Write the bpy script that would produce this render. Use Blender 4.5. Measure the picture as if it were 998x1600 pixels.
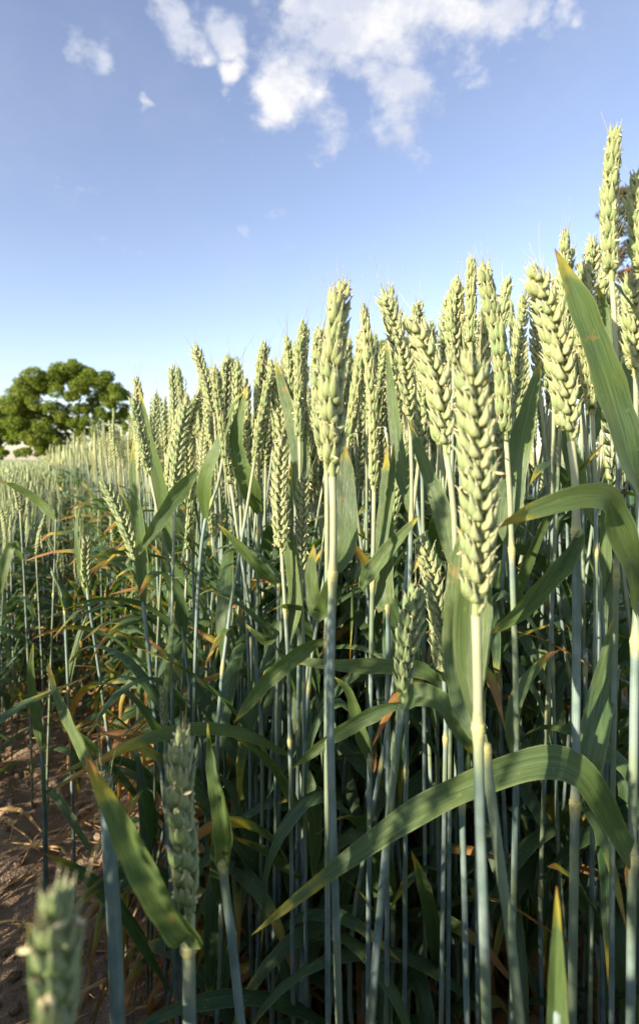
import bpy, math, random
import numpy as np
from mathutils import Vector, Matrix, noise

for o_ in list(bpy.data.objects):
    bpy.data.objects.remove(o_)
SC = bpy.context.scene
COL = SC.collection
rad = math.radians

# ------------------------------------------------------------------ camera
EYE = 0.62            # eye height above the soil (m)
FPX = 833.0           # focal length in photo pixels (998 x 1600 frame)
CX, CY = 499.0, 718.0  # principal direction = level horizon
cam = bpy.data.cameras.new('camera')
cam.sensor_fit = 'AUTO'
cam.sensor_width = 36.0
cam.lens = FPX * 36.0 / 1600.0
cam.shift_y = -(800.0 - CY) / 1600.0
cam.clip_start = 0.02
cam.clip_end = 2000.0
cam.dof.use_dof = True
cam.dof.focus_distance = 0.37
cam.dof.aperture_fstop = 11.5
camo = bpy.data.objects.new('camera', cam)
COL.objects.link(camo)
camo.location = (0, 0, EYE)
camo.rotation_euler = (rad(90), 0, 0)
SC.camera = camo

# ------------------------------------------------------------------ light
SUN_EL, SUN_AZ = 17.0, 229.0       # degrees; azimuth clockwise from +Y (view direction)
tosun = Vector((math.sin(rad(SUN_AZ)) * math.cos(rad(SUN_EL)),
                math.cos(rad(SUN_AZ)) * math.cos(rad(SUN_EL)), math.sin(rad(SUN_EL))))
sl = bpy.data.lights.new('sun', 'SUN')
sl.energy = 4.6
sl.angle = rad(0.55)
sl.color = (1.0, 0.86, 0.66)
so = bpy.data.objects.new('sun', sl)
COL.objects.link(so)
so.rotation_euler = tosun.to_track_quat('Z', 'Y').to_euler()
so.location = (-3, -2, 4)

SC.view_settings.view_transform = 'Standard'
SC.view_settings.look = 'None'
SC.view_settings.exposure = 1.33
SC.view_settings.gamma = 1.0
SC.view_settings.use_curve_mapping = False
SC.cycles.max_bounces = 6
SC.cycles.transparent_max_bounces = 8
SC.cycles.use_denoising = True


def P(px, py, d):
    """point seen at photo pixel (px, py) at depth d metres"""
    return np.array(((px - CX) / FPX * d, d, EYE + (CY - py) / FPX * d))


# ------------------------------------------------------------------ node helper
class NT:
    def __init__(s, tree):
        s.t = tree
        s.n = tree.nodes
        s.l = tree.links

    def new(s, typ, ins=None, **kw):
        nd = s.n.new(typ)
        for k, v in kw.items():
            setattr(nd, k, v)
        if ins:
            for k, v in ins.items():
                s.set(nd.inputs[k], v)
        return nd

    def set(s, sock, v):
        if isinstance(v, bpy.types.NodeSocket):
            s.l.new(v, sock)
        elif isinstance(v, bpy.types.Node):
            s.l.new(v.outputs[0], sock)
        else:
            sock.default_value = v

    def math(s, op, a, b=None, c=None, clamp=False):
        nd = s.n.new('ShaderNodeMath')
        nd.operation = op
        nd.use_clamp = clamp
        for i, v in enumerate((a, b, c)):
            if v is not None:
                s.set(nd.inputs[i], v)
        return nd.outputs[0]

    def mix(s, f, a, b, blend='MIX'):
        nd = s.n.new('ShaderNodeMix')
        nd.data_type = 'RGBA'
        nd.blend_type = blend
        s.set(nd.inputs[0], f)
        for i, v in ((6, a), (7, b)):
            if isinstance(v, (tuple, list)):
                v = tuple(v) + (1.0,) * (4 - len(v))
            s.set(nd.inputs[i], v)
        return nd.outputs[2]

    def ramp(s, f, lo, hi, a=0.0, b=1.0, smooth=True):
        nd = s.n.new('ShaderNodeMapRange')
        nd.interpolation_type = 'SMOOTHSTEP' if smooth else 'LINEAR'
        s.set(nd.inputs[0], f)
        for i, v in ((1, lo), (2, hi), (3, a), (4, b)):
            s.set(nd.inputs[i], v)
        return nd.outputs[0]

    def noise(s, vec, scale, detail=3.0, rough=0.55):
        nd = s.n.new('ShaderNodeTexNoise')
        s.set(nd.inputs['Scale'], scale)
        s.set(nd.inputs['Detail'], detail)
        s.set(nd.inputs['Roughness'], rough)
        if vec is not None:
            s.set(nd.inputs['Vector'], vec)
        return nd.outputs[0]


# ------------------------------------------------------------------ sky
w = bpy.data.worlds.new('World')
SC.world = w
w.use_nodes = True
W = NT(w.node_tree)
for n_ in list(W.n):
    W.n.remove(n_)
sky = W.new('ShaderNodeTexSky', sky_type='NISHITA', sun_disc=False)
sky.sun_elevation = rad(SUN_EL)
sky.sun_rotation = rad(SUN_AZ)
sky.altitude = 0.0
sky.air_density = 1.0
sky.dust_density = 0.6
sky.ozone_density = 2.2
tc = W.new('ShaderNodeTexCoord').outputs['Generated']
sep = W.new('ShaderNodeSeparateXYZ', {0: tc})
zz = sep.outputs[2]
# cumulus: noise pushed over its threshold around the places where clouds stand
CLOUDS = [(570, 50, .25), (500, 95, .14), (680, 30, .22), (590, 140, .14), (445, 120, .09), (770, 15, .14), (850, 15, .10),
          (140, 60, .075), (345, 95, .055), (275, 45, .08), (225, 175, .04), (8, 70, .035), (330, 20, .07),
          (640, 95, .15), (890, 20, .06), (500, 30, .12)]
bias = None
warp = W.new('ShaderNodeTexNoise', {'Vector': tc, 'Scale': 9.0, 'Detail': 4.0})
woff = W.new('ShaderNodeVectorMath', {0: warp.outputs['Color'], 1: (-.5, -.5, -.5)}, operation='ADD').outputs[0]
wtc = W.new('ShaderNodeVectorMath', {0: woff, 1: (.16, .16, .16), 2: tc}, operation='MULTIPLY_ADD').outputs[0]
for (cx, cy, r) in CLOUDS:
    v = Vector((cx - CX, FPX, CY - cy)).normalized()
    dist = W.new('ShaderNodeVectorMath', {0: wtc, 1: tuple(v)}, operation='DISTANCE').outputs['Value']
    b = W.ramp(dist, 0.0, r, 1.0, 0.0)
    bias = b if bias is None else W.math('MAXIMUM', bias, b)
wv = W.new('ShaderNodeVectorMath', {0: tc, 1: (1.0, 1.0, 1.5)}, operation='MULTIPLY').outputs[0]
n1 = W.noise(wv, 7.0, 9.0, 0.6)
n2 = W.noise(wv, 19.0, 5.0, 0.6)
nn = W.math('ADD', W.math('MULTIPLY', n1, 0.8), W.math('MULTIPLY', n2, 0.2))
nn = W.math('MULTIPLY_ADD', W.math('SUBTRACT', nn, 0.5), 1.75, 0.5)
dens = W.math('ADD', nn, W.math('MULTIPLY', bias, 0.52))
cm = W.ramp(dens, 0.70, 1.0)
cm = W.math('MULTIPLY', cm, W.ramp(zz, 0.10, 0.40))
wisp = W.math('MULTIPLY', W.ramp(W.noise(wv, 3.0, 6.0, 0.6), 0.45, 0.8), 0.13)
cm = W.math('MAXIMUM', cm, W.math('MULTIPLY', wisp, W.ramp(zz, 0.05, 0.4)), clamp=True)
hsv = W.new('ShaderNodeHueSaturation', {'Hue': 0.506, 'Saturation': 0.88, 'Value': 1.0, 'Color': sky.outputs[0]})
skc = W.mix(1.0, hsv.outputs[0], (1.06, 0.975, 0.965), 'MULTIPLY')
cshade = W.ramp(W.noise(wv, 9.0, 7.0, 0.65), 0.38, 0.66)
ccol = W.mix(cshade, (2.3, 2.45, 2.9), (3.45, 3.4, 3.4))
fin = W.mix(cm, skc, ccol)
bg = W.new('ShaderNodeBackground', {'Color': fin, 'Strength': 0.122})
W.l.new(bg.outputs[0], W.new('ShaderNodeOutputWorld').inputs[0])


# ------------------------------------------------------------------ materials
def newmat(name):
    m = bpy.data.materials.new(name)
    m.use_nodes = True
    t = NT(m.node_tree)
    for n_ in list(t.n):
        t.n.remove(n_)
    return m, t


def finish(t, color, rough, spec=0.4, trans=0.0, tcol=None, bump=None, bstr=0.3, bdist=0.001, sheen=0.0):
    ins = {'Base Color': color, 'Roughness': rough, 'Specular IOR Level': spec}
    p = t.new('ShaderNodeBsdfPrincipled', ins)
    if bump is not None:
        bn = t.new('ShaderNodeBump', {'Strength': bstr, 'Distance': bdist, 'Height': bump})
        t.l.new(bn.outputs[0], p.inputs['Normal'])
    out = p.outputs[0]
    if trans > 0:
        tr = t.new('ShaderNodeBsdfTranslucent', {'Color': tcol if tcol is not None else color})
        mx = t.new('ShaderNodeMixShader', {0: trans, 1: p.outputs[0], 2: tr.outputs[0]})
        out = mx.outputs[0]
    t.l.new(out, t.new('ShaderNodeOutputMaterial').inputs[0])


def pv(t):
    """per-vertex data: along, across, random, extra; plus the object's own tint"""
    a = t.new('ShaderNodeAttribute', attribute_name='pv')
    s = t.new('ShaderNodeSeparateColor', {0: a.outputs['Color']})
    oi = t.new('ShaderNodeObjectInfo')
    oc = t.new('ShaderNodeSeparateColor', {0: oi.outputs['Color']})
    rnd = t.math('ADD', s.outputs[2], oc.outputs[0])
    return s.outputs[0], s.outputs[1], rnd, a.outputs['Alpha'], oc.outputs[1], t.new('ShaderNodeTexCoord').outputs['Object'], oi.outputs['Random']


def mat_leaf():
    m, t = newmat('wheat_leaf')
    al, ac, rnd, dry, extra, oc, orn = pv(t)
    big = t.noise(oc, 22.0, 3.0)
    fine = t.noise(oc, 260.0, 2.0)
    stv = t.new('ShaderNodeCombineXYZ', {0: t.math('MULTIPLY', ac, 46.0), 1: t.math('MULTIPLY', al, 5.0), 2: t.math('MULTIPLY', rnd, 13.0)})
    veins = t.noise(stv, 1.0, 2.0)
    green = t.mix(t.ramp(t.math('ADD', rnd, t.math('MULTIPLY', big, 0.5)), 0.3, 1.0), (0.056, 0.122, 0.046), (0.135, 0.195, 0.050))
    green = t.mix(t.math('MULTIPLY', t.ramp(big, 0.35, 0.7), 0.5), green, (0.092, 0.165, 0.108))
    green = t.mix(t.math('MULTIPLY', t.ramp(veins, 0.35, 0.65), 0.7), green, (0.036, 0.088, 0.034))
    st2 = t.new('ShaderNodeCombineXYZ', {0: t.math('MULTIPLY', ac, 5.0), 1: t.math('MULTIPLY', al, 9.0), 2: t.math('MULTIPLY', rnd, 29.0)})
    green = t.mix(t.math('MULTIPLY', t.ramp(t.noise(st2, 1.0, 4.0, .65), 0.48, 0.72), 0.55), green, (0.150, 0.205, 0.060))
    # pale specks and midrib
    green = t.mix(t.math('MULTIPLY', t.ramp(fine, 0.66, 0.74), 0.35), green, (0.30, 0.33, 0.14))
    mid = t.math('ABSOLUTE', t.math('SUBTRACT', ac, 0.5))
    green = t.mix(t.ramp(mid, 0.0, 0.05, 0.45, 0.0), green, (0.17, 0.24, 0.12))
    edge = t.math('MULTIPLY', t.ramp(mid, 0.44, 0.5), 0.6)
    green = t.mix(edge, green, (0.26, 0.30, 0.12))
    les = t.noise(oc, 75.0, 3.0, .7)
    green = t.mix(t.math('MULTIPLY', t.ramp(les, 0.66, 0.72), 0.7), green, (0.25, 0.19, 0.06))
    # dry tip: yellow, then orange-brown
    k = t.math('ADD', al, t.math('MULTIPLY', t.math('SUBTRACT', big, 0.5), 0.34))
    k = t.math('ADD', k, t.math('MULTIPLY', t.math('SUBTRACT', t.noise(oc, 120.0, 4.0, 0.65), 0.5), 0.16))
    k = t.math('ADD', k, t.math('MULTIPLY', dry, 0.9))
    k = t.math('ADD', k, t.math('MULTIPLY', t.math('SUBTRACT', mid, 0.25), 0.10))
    c = t.mix(t.ramp(k, 0.86, 0.96), green, (0.36, 0.33, 0.05))
    c = t.mix(t.ramp(k, 0.955, 1.05), c, (0.36, 0.18, 0.055))
    c = t.mix(t.ramp(k, 1.12, 1.5), c, (0.30, 0.20, 0.095))
    tc_ = t.mix(1.0, c, (1.5, 1.6, 0.55), 'MULTIPLY')
    finish(t, c, 0.40, 0.45, 0.28, tc_, veins, 0.6, 0.0008)
    return m


def mat_stem():
    m, t = newmat('wheat_stem')
    al, ac, rnd, nd, extra, oc, orn = pv(t)
    n = t.noise(oc, 40.0, 3.0)
    stv = t.new('ShaderNodeCombineXYZ', {0: t.math('MULTIPLY', ac, 24.0), 1: t.math('MULTIPLY', al, 6.0), 2: rnd})
    st = t.noise(stv, 1.0, 2.0)
    low = t.mix(t.ramp(n, 0.38, 0.62), (0.145, 0.220, 0.195), (0.275, 0.355, 0.325))
    low = t.mix(t.math('MULTIPLY', t.ramp(st, 0.4, 0.65), 0.5), low, (0.12, 0.185, 0.14))
    seg = t.new('ShaderNodeCombineXYZ', {0: t.math('MULTIPLY', al, 8.0), 1: t.math('MULTIPLY', rnd, 37.0), 2: t.math('MULTIPLY', orn, 50.0)})
    low = t.mix(t.math('MULTIPLY', t.ramp(t.noise(seg, 1.0, 1.0), 0.50, 0.56), 0.6), low, (0.215, 0.270, 0.125))
    low = t.mix(t.ramp(al, 0.12, 0.34, 0.55, 0.0), low, (0.20, 0.20, 0.085))
    top = t.mix(st, (0.36, 0.40, 0.22), (0.42, 0.44, 0.28))
    c = t.mix(t.math('MULTIPLY', extra, t.ramp(t.math('ADD', al, t.math('MULTIPLY', n, 0.1)), 0.93, 1.03)), low, top)
    sp = t.noise(oc, 420.0, 1.0)
    c = t.mix(t.math('MULTIPLY', t.ramp(sp, 0.70, 0.76), 0.5), c, (0.22, 0.20, 0.06))
    c = t.mix(nd, c, (0.46, 0.45, 0.20))
    finish(t, c, 0.5, 0.35, 0.10, None, st, 0.25, 0.0004)
    return m


def mat_ear():
    m, t = newmat('wheat_ear')
    al, ac, rnd, sp, extra, oc, orn = pv(t)   # al = along scale, ac = across, sp = position along the ear
    n = t.noise(oc, 160.0, 2.0)
    stv = t.new('ShaderNodeCombineXYZ', {0: t.math('MULTIPLY', ac, 22.0), 1: t.math('MULTIPLY', al, 2.0), 2: t.math('MULTIPLY', orn, 31.0)})
    st = t.noise(stv, 1.0, 2.0)
    yel = t.mix(n, (0.45, 0.45, 0.165), (0.62, 0.585, 0.33))
    grn = t.mix(n, (0.215, 0.325, 0.125), (0.36, 0.46, 0.235))
    f = t.math('ADD', t.math('MULTIPLY', rnd, 0.52), t.math('MULTIPLY', t.math('SUBTRACT', orn, 0.5), 0.5))
    c = t.mix(t.math('ADD', f, 0.0, clamp=True), grn, yel)
    # glaucous shoulders, yellow foot, green keel, cream margins and beak
    c = t.mix(t.math('MULTIPLY', t.ramp(st, 0.44, 0.60), 0.45), c, (0.33, 0.41, 0.21))
    c = t.mix(t.math('MULTIPLY', t.ramp(al, 0.0, 0.36, 1.0, 0.0), 0.45), c, (0.46, 0.44, 0.09))
    c = t.mix(t.math('MULTIPLY', t.ramp(ac, 0.86, 0.97), 0.6), c, (0.20, 0.30, 0.11))
    mg = t.math('MULTIPLY', t.ramp(t.math('ABSOLUTE', t.math('SUBTRACT', ac, 0.42)), 0.02, 0.16, 1.0, 0.0), 0.55)
    c = t.mix(mg, c, (0.62, 0.60, 0.38))
    mg = t.math('MULTIPLY', t.ramp(al, 0.76, 0.98), 0.65)
    c = t.mix(mg, c, (0.68, 0.63, 0.40))
    blot = t.noise(oc, 620.0, 2.0)
    c = t.mix(t.math('MULTIPLY', t.ramp(blot, 0.62, 0.72), 0.45), c, (0.22, 0.20, 0.08))
    finish(t, c, 0.58, 0.25, 0.20, None, t.math('ADD', st, t.math('MULTIPLY', blot, .5)), 0.6, 0.0007)
    return m


def mat_plain(name, col, rough=0.6, trans=0.0, var=0.15):
    m, t = newmat(name)
    oc = t.new('ShaderNodeTexCoord').outputs['Object']
    n = t.noise(oc, 60.0, 3.0)
    c = t.mix(t.ramp(n, 0.3, 0.7), tuple(x * (1 - var) for x in col), tuple(min(1, x * (1 + var)) for x in col))
    finish(t, c, rough, 0.3, trans)
    return m


def mat_soil():
    m, t = newmat('dry_soil')
    oc = t.new('ShaderNodeTexCoord').outputs['Object']
    a = t.noise(oc, 7.0, 6.0, 0.65)
    b = t.noise(oc, 55.0, 5.0, 0.65)
    d = t.noise(oc, 330.0, 3.0, 0.6)
    c = t.mix(t.ramp(a, 0.3, 0.7), (0.37, 0.255, 0.170), (0.48, 0.36, 0.25))
    c = t.mix(t.math('MULTIPLY', t.ramp(b, 0.5, 0.72), 0.6), c, (0.22, 0.14, 0.10))
    c = t.mix(t.math('MULTIPLY', t.ramp(d, 0.55, 0.7), 0.4), c, (0.48, 0.37, 0.29))
    h = t.math('ADD', b, t.math('MULTIPLY', d, 0.35))
    finish(t, c, 0.95, 0.1, 0.0, None, h, 1.0, 0.02)
    return m


def mat_straw():
    m, t = newmat('dry_straw')
    al, ac, rnd, dry, extra, oc, orn = pv(t)
    n = t.noise(oc, 35.0, 3.0)
    c = t.mix(rnd, (0.27, 0.135, 0.06), (0.50, 0.34, 0.15))
    c = t.mix(t.math('MULTIPLY', t.ramp(n, 0.45, 0.7), 0.6), c, (0.16, 0.085, 0.04))
    finish(t, c, 0.7, 0.2, 0.12)
    return m


def mat_foliage(name, c0, c1, c2, trans=0.35):
    m, t = newmat(name)
    al, ac, rnd, dry, extra, oc, orn = pv(t)
    n = t.noise(oc, 0.35, 3.0)
    c = t.mix(rnd, c0, c1)
    c = t.mix(t.math('MULTIPLY', t.ramp(n, 0.45, 0.7), 0.6), c, c2)
    finish(t, c, 0.6, 0.25, trans, t.mix(1.0, c, (1.4, 1.5, 0.5), 'MULTIPLY'))
    return m


def mat_bark(name, c0, c1):
    m, t = newmat(name)
    oc = t.new('ShaderNodeTexCoord').outputs['Object']
    n = t.noise(oc, 3.0, 5.0, 0.65)
    finish(t, t.mix(t.ramp(n, 0.35, 0.65), c0, c1), 0.9, 0.15, 0, None, n, 0.8, 0.08)
    return m


M_LEAF, M_STEM, M_EAR = mat_leaf(), mat_stem(), mat_ear()
M_NODE = mat_plain('stem_node', (0.50, 0.48, 0.20), 0.5, 0.1)
M_ANTH = mat_plain('anther', (0.74, 0.66, 0.40), 0.6, 0.25)
M_AWN = mat_plain('awn', (0.48, 0.46, 0.26), 0.5, 0.25)
M_SOIL, M_STRAW = mat_soil(), mat_straw()
M_OAK = mat_foliage('oak_foliage', (0.120, 0.178, 0.026), (0.172, 0.222, 0.030), (0.205, 0.222, 0.028))
M_PINE = mat_foliage('pine_foliage', (0.038, 0.058, 0.026), (0.072, 0.080, 0.034), (0.14, 0.085, 0.040), 0.15)
M_BARK = mat_bark('oak_bark', (0.045, 0.036, 0.026), (0.10, 0.082, 0.06))
M_PBARK = mat_bark('pine_bark', (0.13, 0.065, 0.035), (0.24, 0.13, 0.075))


# ------------------------------------------------------------------ geometry kit
class G:
    """vertices, faces and per-vertex data (along, across, random, extra)"""

    def __init__(s):
        s.v, s.f, s.a = [], [], []

    def add(s, v, f, a):
        o = len(s.v)
        s.v.extend(v)
        s.a.extend(a)
        s.f.extend([tuple(i + o for i in q) for q in f])

    def np(s):
        V = np.array(s.v, dtype=np.float64).reshape(-1, 3)
        A = np.array(s.a, dtype=np.float64).reshape(-1, 4)
        T = []
        for q in s.f:
            T.append((q[0], q[1], q[2]))
            if len(q) == 4:
                T.append((q[0], q[2], q[3]))
        return V, np.array(T, dtype=np.int64).reshape(-1, 3), A


def mesh_from(name, g, mat, smooth=True):
    me = bpy.data.meshes.new(name)
    me.from_pydata([tuple(x) for x in g.v], [], g.f)
    at = me.attributes.new('pv', 'FLOAT_COLOR', 'POINT')
    at.data.foreach_set('color', np.array(g.a, dtype=np.float32).ravel())
    me.materials.append(mat)
    if smooth:
        me.polygons.foreach_set('use_smooth', [True] * len(me.polygons))
    me.update()
    return me


def mesh_np(name, V, T, A, mat, smooth=True):
    me = bpy.data.meshes.new(name)
    me.vertices.add(len(V))
    me.vertices.foreach_set('co', V.astype(np.float32).ravel())
    me.loops.add(len(T) * 3)
    me.loops.foreach_set('vertex_index', T.astype(np.int32).ravel())
    me.polygons.add(len(T))
    me.polygons.foreach_set('loop_start', np.arange(0, len(T) * 3, 3, dtype=np.int32))
    at = me.attributes.new('pv', 'FLOAT_COLOR', 'POINT')
    at.data.foreach_set('color', A.astype(np.float32).ravel())
    if smooth:
        me.polygons.foreach_set('use_smooth', np.ones(len(T), dtype=bool))
    mats = mat if isinstance(mat, (list, tuple)) else [mat]
    for m in mats:
        me.materials.append(m)
    me.update(calc_edges=True)
    return me


def link(name, data, parent=None, loc=None, color=None):
    o = bpy.data.objects.new(name, data)
    COL.objects.link(o)
    if parent is not None:
        o.parent = parent
    if loc is not None:
        o.location = loc
    if color is not None:
        o.color = color
    return o


def nrm(v):
    return v / (np.linalg.norm(v) + 1e-12)


def spline(pts, n):
    """Catmull-Rom through pts, n+1 samples, even in chord length"""
    p = np.array(pts, dtype=float)
    if len(p) == 2:
        t = np.linspace(0, 1, n + 1)[:, None]
        return p[0] * (1 - t) + p[1] * t
    q = np.vstack([2 * p[0] - p[1], p, 2 * p[-1] - p[-2]])
    out = []
    for i in range(len(p) - 1):
        a, b, c, d = q[i:i + 4]
        for t in np.linspace(0, 1, 17)[:-1]:
            out.append(0.5 * (2 * b + (c - a) * t + (2 * a - 5 * b + 4 * c - d) * t * t + (3 * b - a - 3 * c + d) * t ** 3))
    out.append(p[-1])
    out = np.array(out)
    L = np.concatenate([[0], np.cumsum(np.linalg.norm(np.diff(out, axis=0), axis=1))])
    s = np.linspace(0, L[-1], n + 1)
    return np.stack([np.interp(s, L, out[:, k]) for k in range(3)], 1)


def tangents(c):
    t = np.gradient(c, axis=0)
    return t / (np.linalg.norm(t, axis=1)[:, None] + 1e-12)


def tube(g, c, r, sides=6, al=None, rnd=0.0, extra=None, cap=True):
    n = len(c)
    T = tangents(c)
    ref = np.array((1.0, 0, 0)) if abs(T[0][0]) < 0.8 else np.array((0, 1.0, 0))
    v, f, a = [], [], []
    for i in range(n):
        if abs(np.dot(ref, T[i])) > 0.97:
            ref = np.array((0, 1.0, 0)) if abs(T[i][1]) < 0.9 else np.array((0, 0, 1.0))
        x = nrm(np.cross(ref, T[i]))
        y = np.cross(T[i], x)
        for k in range(sides):
            th = 2 * math.pi * k / sides
            v.append(c[i] + (x * math.cos(th) + y * math.sin(th)) * r[i])
            a.append(((i / (n - 1)) if al is None else al[i], abs(2 * k / sides - 1), rnd, 0.0 if extra is None else extra[i]))
    for i in range(n - 1):
        for k in range(sides):
            k2 = (k + 1) % sides
            f.append((i * sides + k, i * sides + k2, (i + 1) * sides + k2, (i + 1) * sides + k))
    if cap:
        f.append(tuple(range(sides - 1, -1, -1))) if sides <= 4 else None
        v.append(c[-1] + T[-1] * r[-1] * 0.3)
        a.append((1.0, .5, rnd, 0.0))
        m = len(v) - 1
        for k in range(sides):
            f.append(((n - 1) * sides + k, (n - 1) * sides + (k + 1) % sides, m))
    g.add(v, f, a)


def blade(g, pts, W_, n=14, b=None, view=None, tw=(0, 0), fold=0.25, dry=0.0, rnd=0.0, cols=5, ripple=0.0, basew=0.25, seed=0, tipp=2.6):
    """a leaf blade: ribbon along pts, V-folded on its midrib, narrowing to a point"""
    c = spline(pts, n)
    T = tangents(c)
    v, f, a = [], [], []
    rs = random.Random(seed)
    ph = rs.uniform(0, 6)
    for i in range(n + 1):
        t = i / n
        if b is not None:
            bb = nrm(b - T[i] * np.dot(b, T[i]))
        else:
            bb = nrm(np.cross(T[i], view))
        m = np.cross(bb, T[i])
        th = rad(tw[0] + (tw[1] - tw[0]) * t)
        bb, m = bb * math.cos(th) + m * math.sin(th), m * math.cos(th) - bb * math.sin(th)
        wd = W_ * 0.5 * (basew + (1 - basew) * min(1, t * 4.5) ** .8) * max(0.0, 1 - t ** tipp) ** 0.8
        wd = max(wd * (1 + .05 * math.sin(t * 17 + ph * 2) + .03 * math.sin(t * 41 + ph)), W_ * 0.012)
        for k in range(cols):
            s = 2 * k / (cols - 1) - 1
            rp = ripple * W_ * math.sin(t * 23 + ph + s * 1.3) * abs(s)
            v.append(c[i] + bb * (s * wd) + m * (fold * wd * abs(s) + rp))
            a.append((t, (s + 1) / 2, rnd, dry))
    for i in range(n):
        for k in range(cols - 1):
            q = i * cols + k
            f.append((q, q + 1, q + cols + 1, q + cols))
    g.add(v, f, a)


def scale_shape(g, M, L, Wd, th, rings, sides, rnd=0.0, sp=0.0, bow=0.12):
    """one glume or floret: plump boat shape with a keel and a pointed beak, in frame M (x outward, y across, z along)"""
    v, f, a = [], [], []
    v.append((0, 0, 0))
    a.append((0.0, 0.5, rnd, sp))
    for i in range(1, rings):
        t = i / rings
        w_ = Wd * 0.5 * (math.sin(math.pi * t ** 0.66) ** 0.9)
        h_ = th * 0.5 * (math.sin(math.pi * t ** 0.60) ** 0.95)
        xo = bow * L * math.sin(math.pi * min(1, t * 0.95)) * 0.5
        for k in range(sides):
            an = 2 * math.pi * k / sides
            x = math.cos(an)
            y = math.sin(an)
            kx = 1.0 + (0.22 if k == 0 else 0.0)
            v.append((xo + x * h_ * kx * (1.0 if x > 0 else 0.55), y * w_, t * L))
            a.append((t, abs(an / math.pi - 1), rnd, sp))
    v.append((bow * L * 0.30, 0, L * 1.09))
    a.append((1.0, 0.5, rnd, sp))
    for k in range(sides):
        f.append((0, 1 + (k + 1) % sides, 1 + k))
    for i in range(rings - 2):
        for k in range(sides):
            p = 1 + i * sides
            f.append((p + k, p + (k + 1) % sides, p + sides + (k + 1) % sides, p + sides + k))
    p = 1 + (rings - 2) * sides
    for k in range(sides):
        f.append((p + k, p + (k + 1) % sides, len(v) - 1))
    R = np.array(M[0])
    o = np.array(M[1])
    v = [R @ np.array(q) + o for q in v]
    g.add(v, f, a)


def rot(ax, deg):
    return np.array(Matrix.Rotation(rad(deg), 3, ax))


def spikelet_geo(level, seed, rnd=0.0, sp=0.0, M=None, s=1.0):
    """fan of glumes and florets; x outward from the rachis, z up the ear"""
    g = G()
    rs = random.Random(seed)
    if M is None:
        M = (np.eye(3), np.zeros(3))
    J = lambda q: q * rs.uniform(0.84, 1.14)
    if level == 0:
        rings, sides = 8, 10
    elif level == 1:
        rings, sides = 5, 6
    else:
        rings, sides = 3, 4
    parts = []
    if level <= 1:
        for sy in (-1, 1):
            parts.append((J(.0086), .0047, .0046, (0.0000, sy * .0015, .0), J(18), sy * J(15), .22))
            parts.append((J(.0116), .0044, .0048, (0.0006, sy * .0011, .0014), J(25), sy * J(9), .18))
        if level == 0:
            parts.append((J(.0102), .0042, .0046, (0.0020, 0, .0034), J(32), rs.uniform(-6, 6), .12))
            parts.append((J(.0080), .0034, .0036, (0.0010, rs.choice((-1, 1)) * .0006, .0050), J(12), rs.uniform(-9, 9), .12))
        else:
            parts = parts[:2] + [(.0120, .0058, .0058, (0.0008, 0, .0014), 26, rs.uniform(-5, 5), .16)]
    else:
        parts.append((J(.0115), .0082, .0056, (0.0006, 0, 0), 20, rs.uniform(-4, 4), .12))
    for (L, wd, th, off, tx, ty, bow) in parts:
        R = M[0] @ rot('Y', tx) @ rot('X', -ty)
        o = M[1] + M[0] @ (np.array(off) * s)
        scale_shape(g, (R, o), L * s, wd * s, th * s, rings, sides, rnd, sp, bow)
        if level == 0:      # the stiff point that ends each husk
            q0 = o + R @ (np.array((bow * L * .30, 0, L * 1.04)) * s)
            q1 = q0 + R @ np.array((.0004, rs.uniform(-.0004, .0004), rs.uniform(.0008, .0034))) * s
            tube(g, np.array([q0, (q0 + q1) / 2, q1]), np.array((.00042, .00024, .00008)) * s, 3, al=np.array((1, 1, 1)), rnd=rnd, cap=False)
    return g


def ear_frames(axis, view_deg, facing, n, seed, sc=1.0):
    """frames of the n spikelets in two alternating rows along the axis (base -> tip)"""
    rs = random.Random(seed)
    c = spline(axis, 60)
    T = tangents(c)
    out = []
    x0 = nrm(np.cross(T[0], facing))
    for i in range(n):
        t = (i + 0.3) / n * 0.93
        k = t * 60
        j = min(59, int(k))
        p = c[j] * (1 - (k - j)) + c[j + 1] * (k - j)
        z = T[j]
        x = nrm(x0 - z * np.dot(x0, z))
        y = np.cross(z, x)
        th = rad(view_deg) + (math.pi if i % 2 else 0) + rs.uniform(-.12, .12)
        xo = x * math.cos(th) + y * math.sin(th)
        yo = np.cross(z, xo)
        s = sc * (0.74 + 0.30 * math.sin(math.pi * min(1, (t * 0.92 + 0.10))) ** 0.7) * rs.uniform(.88, 1.08)
        if i == 0:
            s *= 0.65
        R = np.stack([xo, yo, z], 1)
        if i == n - 1:
            R = R @ rot('Y', -14)
        R = R @ rot('X', rs.uniform(-5, 5)) @ rot('Y', rs.uniform(-3, 5))
        out.append((p + xo * 0.0001 * sc, R, s, t))
    return c, out


def awn_geo(c, frames, seed, count):
    rs = random.Random(seed)
    g = G()
    for q in range(count):
        p, R, s, t = frames[-1 - rs.randrange(0, max(1, min(len(frames), 7)))]
        st = p + R @ np.array((0.002, rs.uniform(-.002, .002), 0.010 * s))
        d = nrm(R @ np.array((rs.uniform(-.05, .38), rs.uniform(-.3, .3), 1.0)))
        L = rs.uniform(.006, .026) * (1.2 if t > .8 else .6)
        bend = np.array((rs.uniform(-1, 1), rs.uniform(-1, 1), rs.uniform(-.3, .3))) * L * .25
        cc = spline([st, st + d * L * .5 + bend * .4, st + d * L + bend], 5)
        tube(g, cc, np.linspace(.00022, .00006, 6), 3)
    return g


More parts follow.
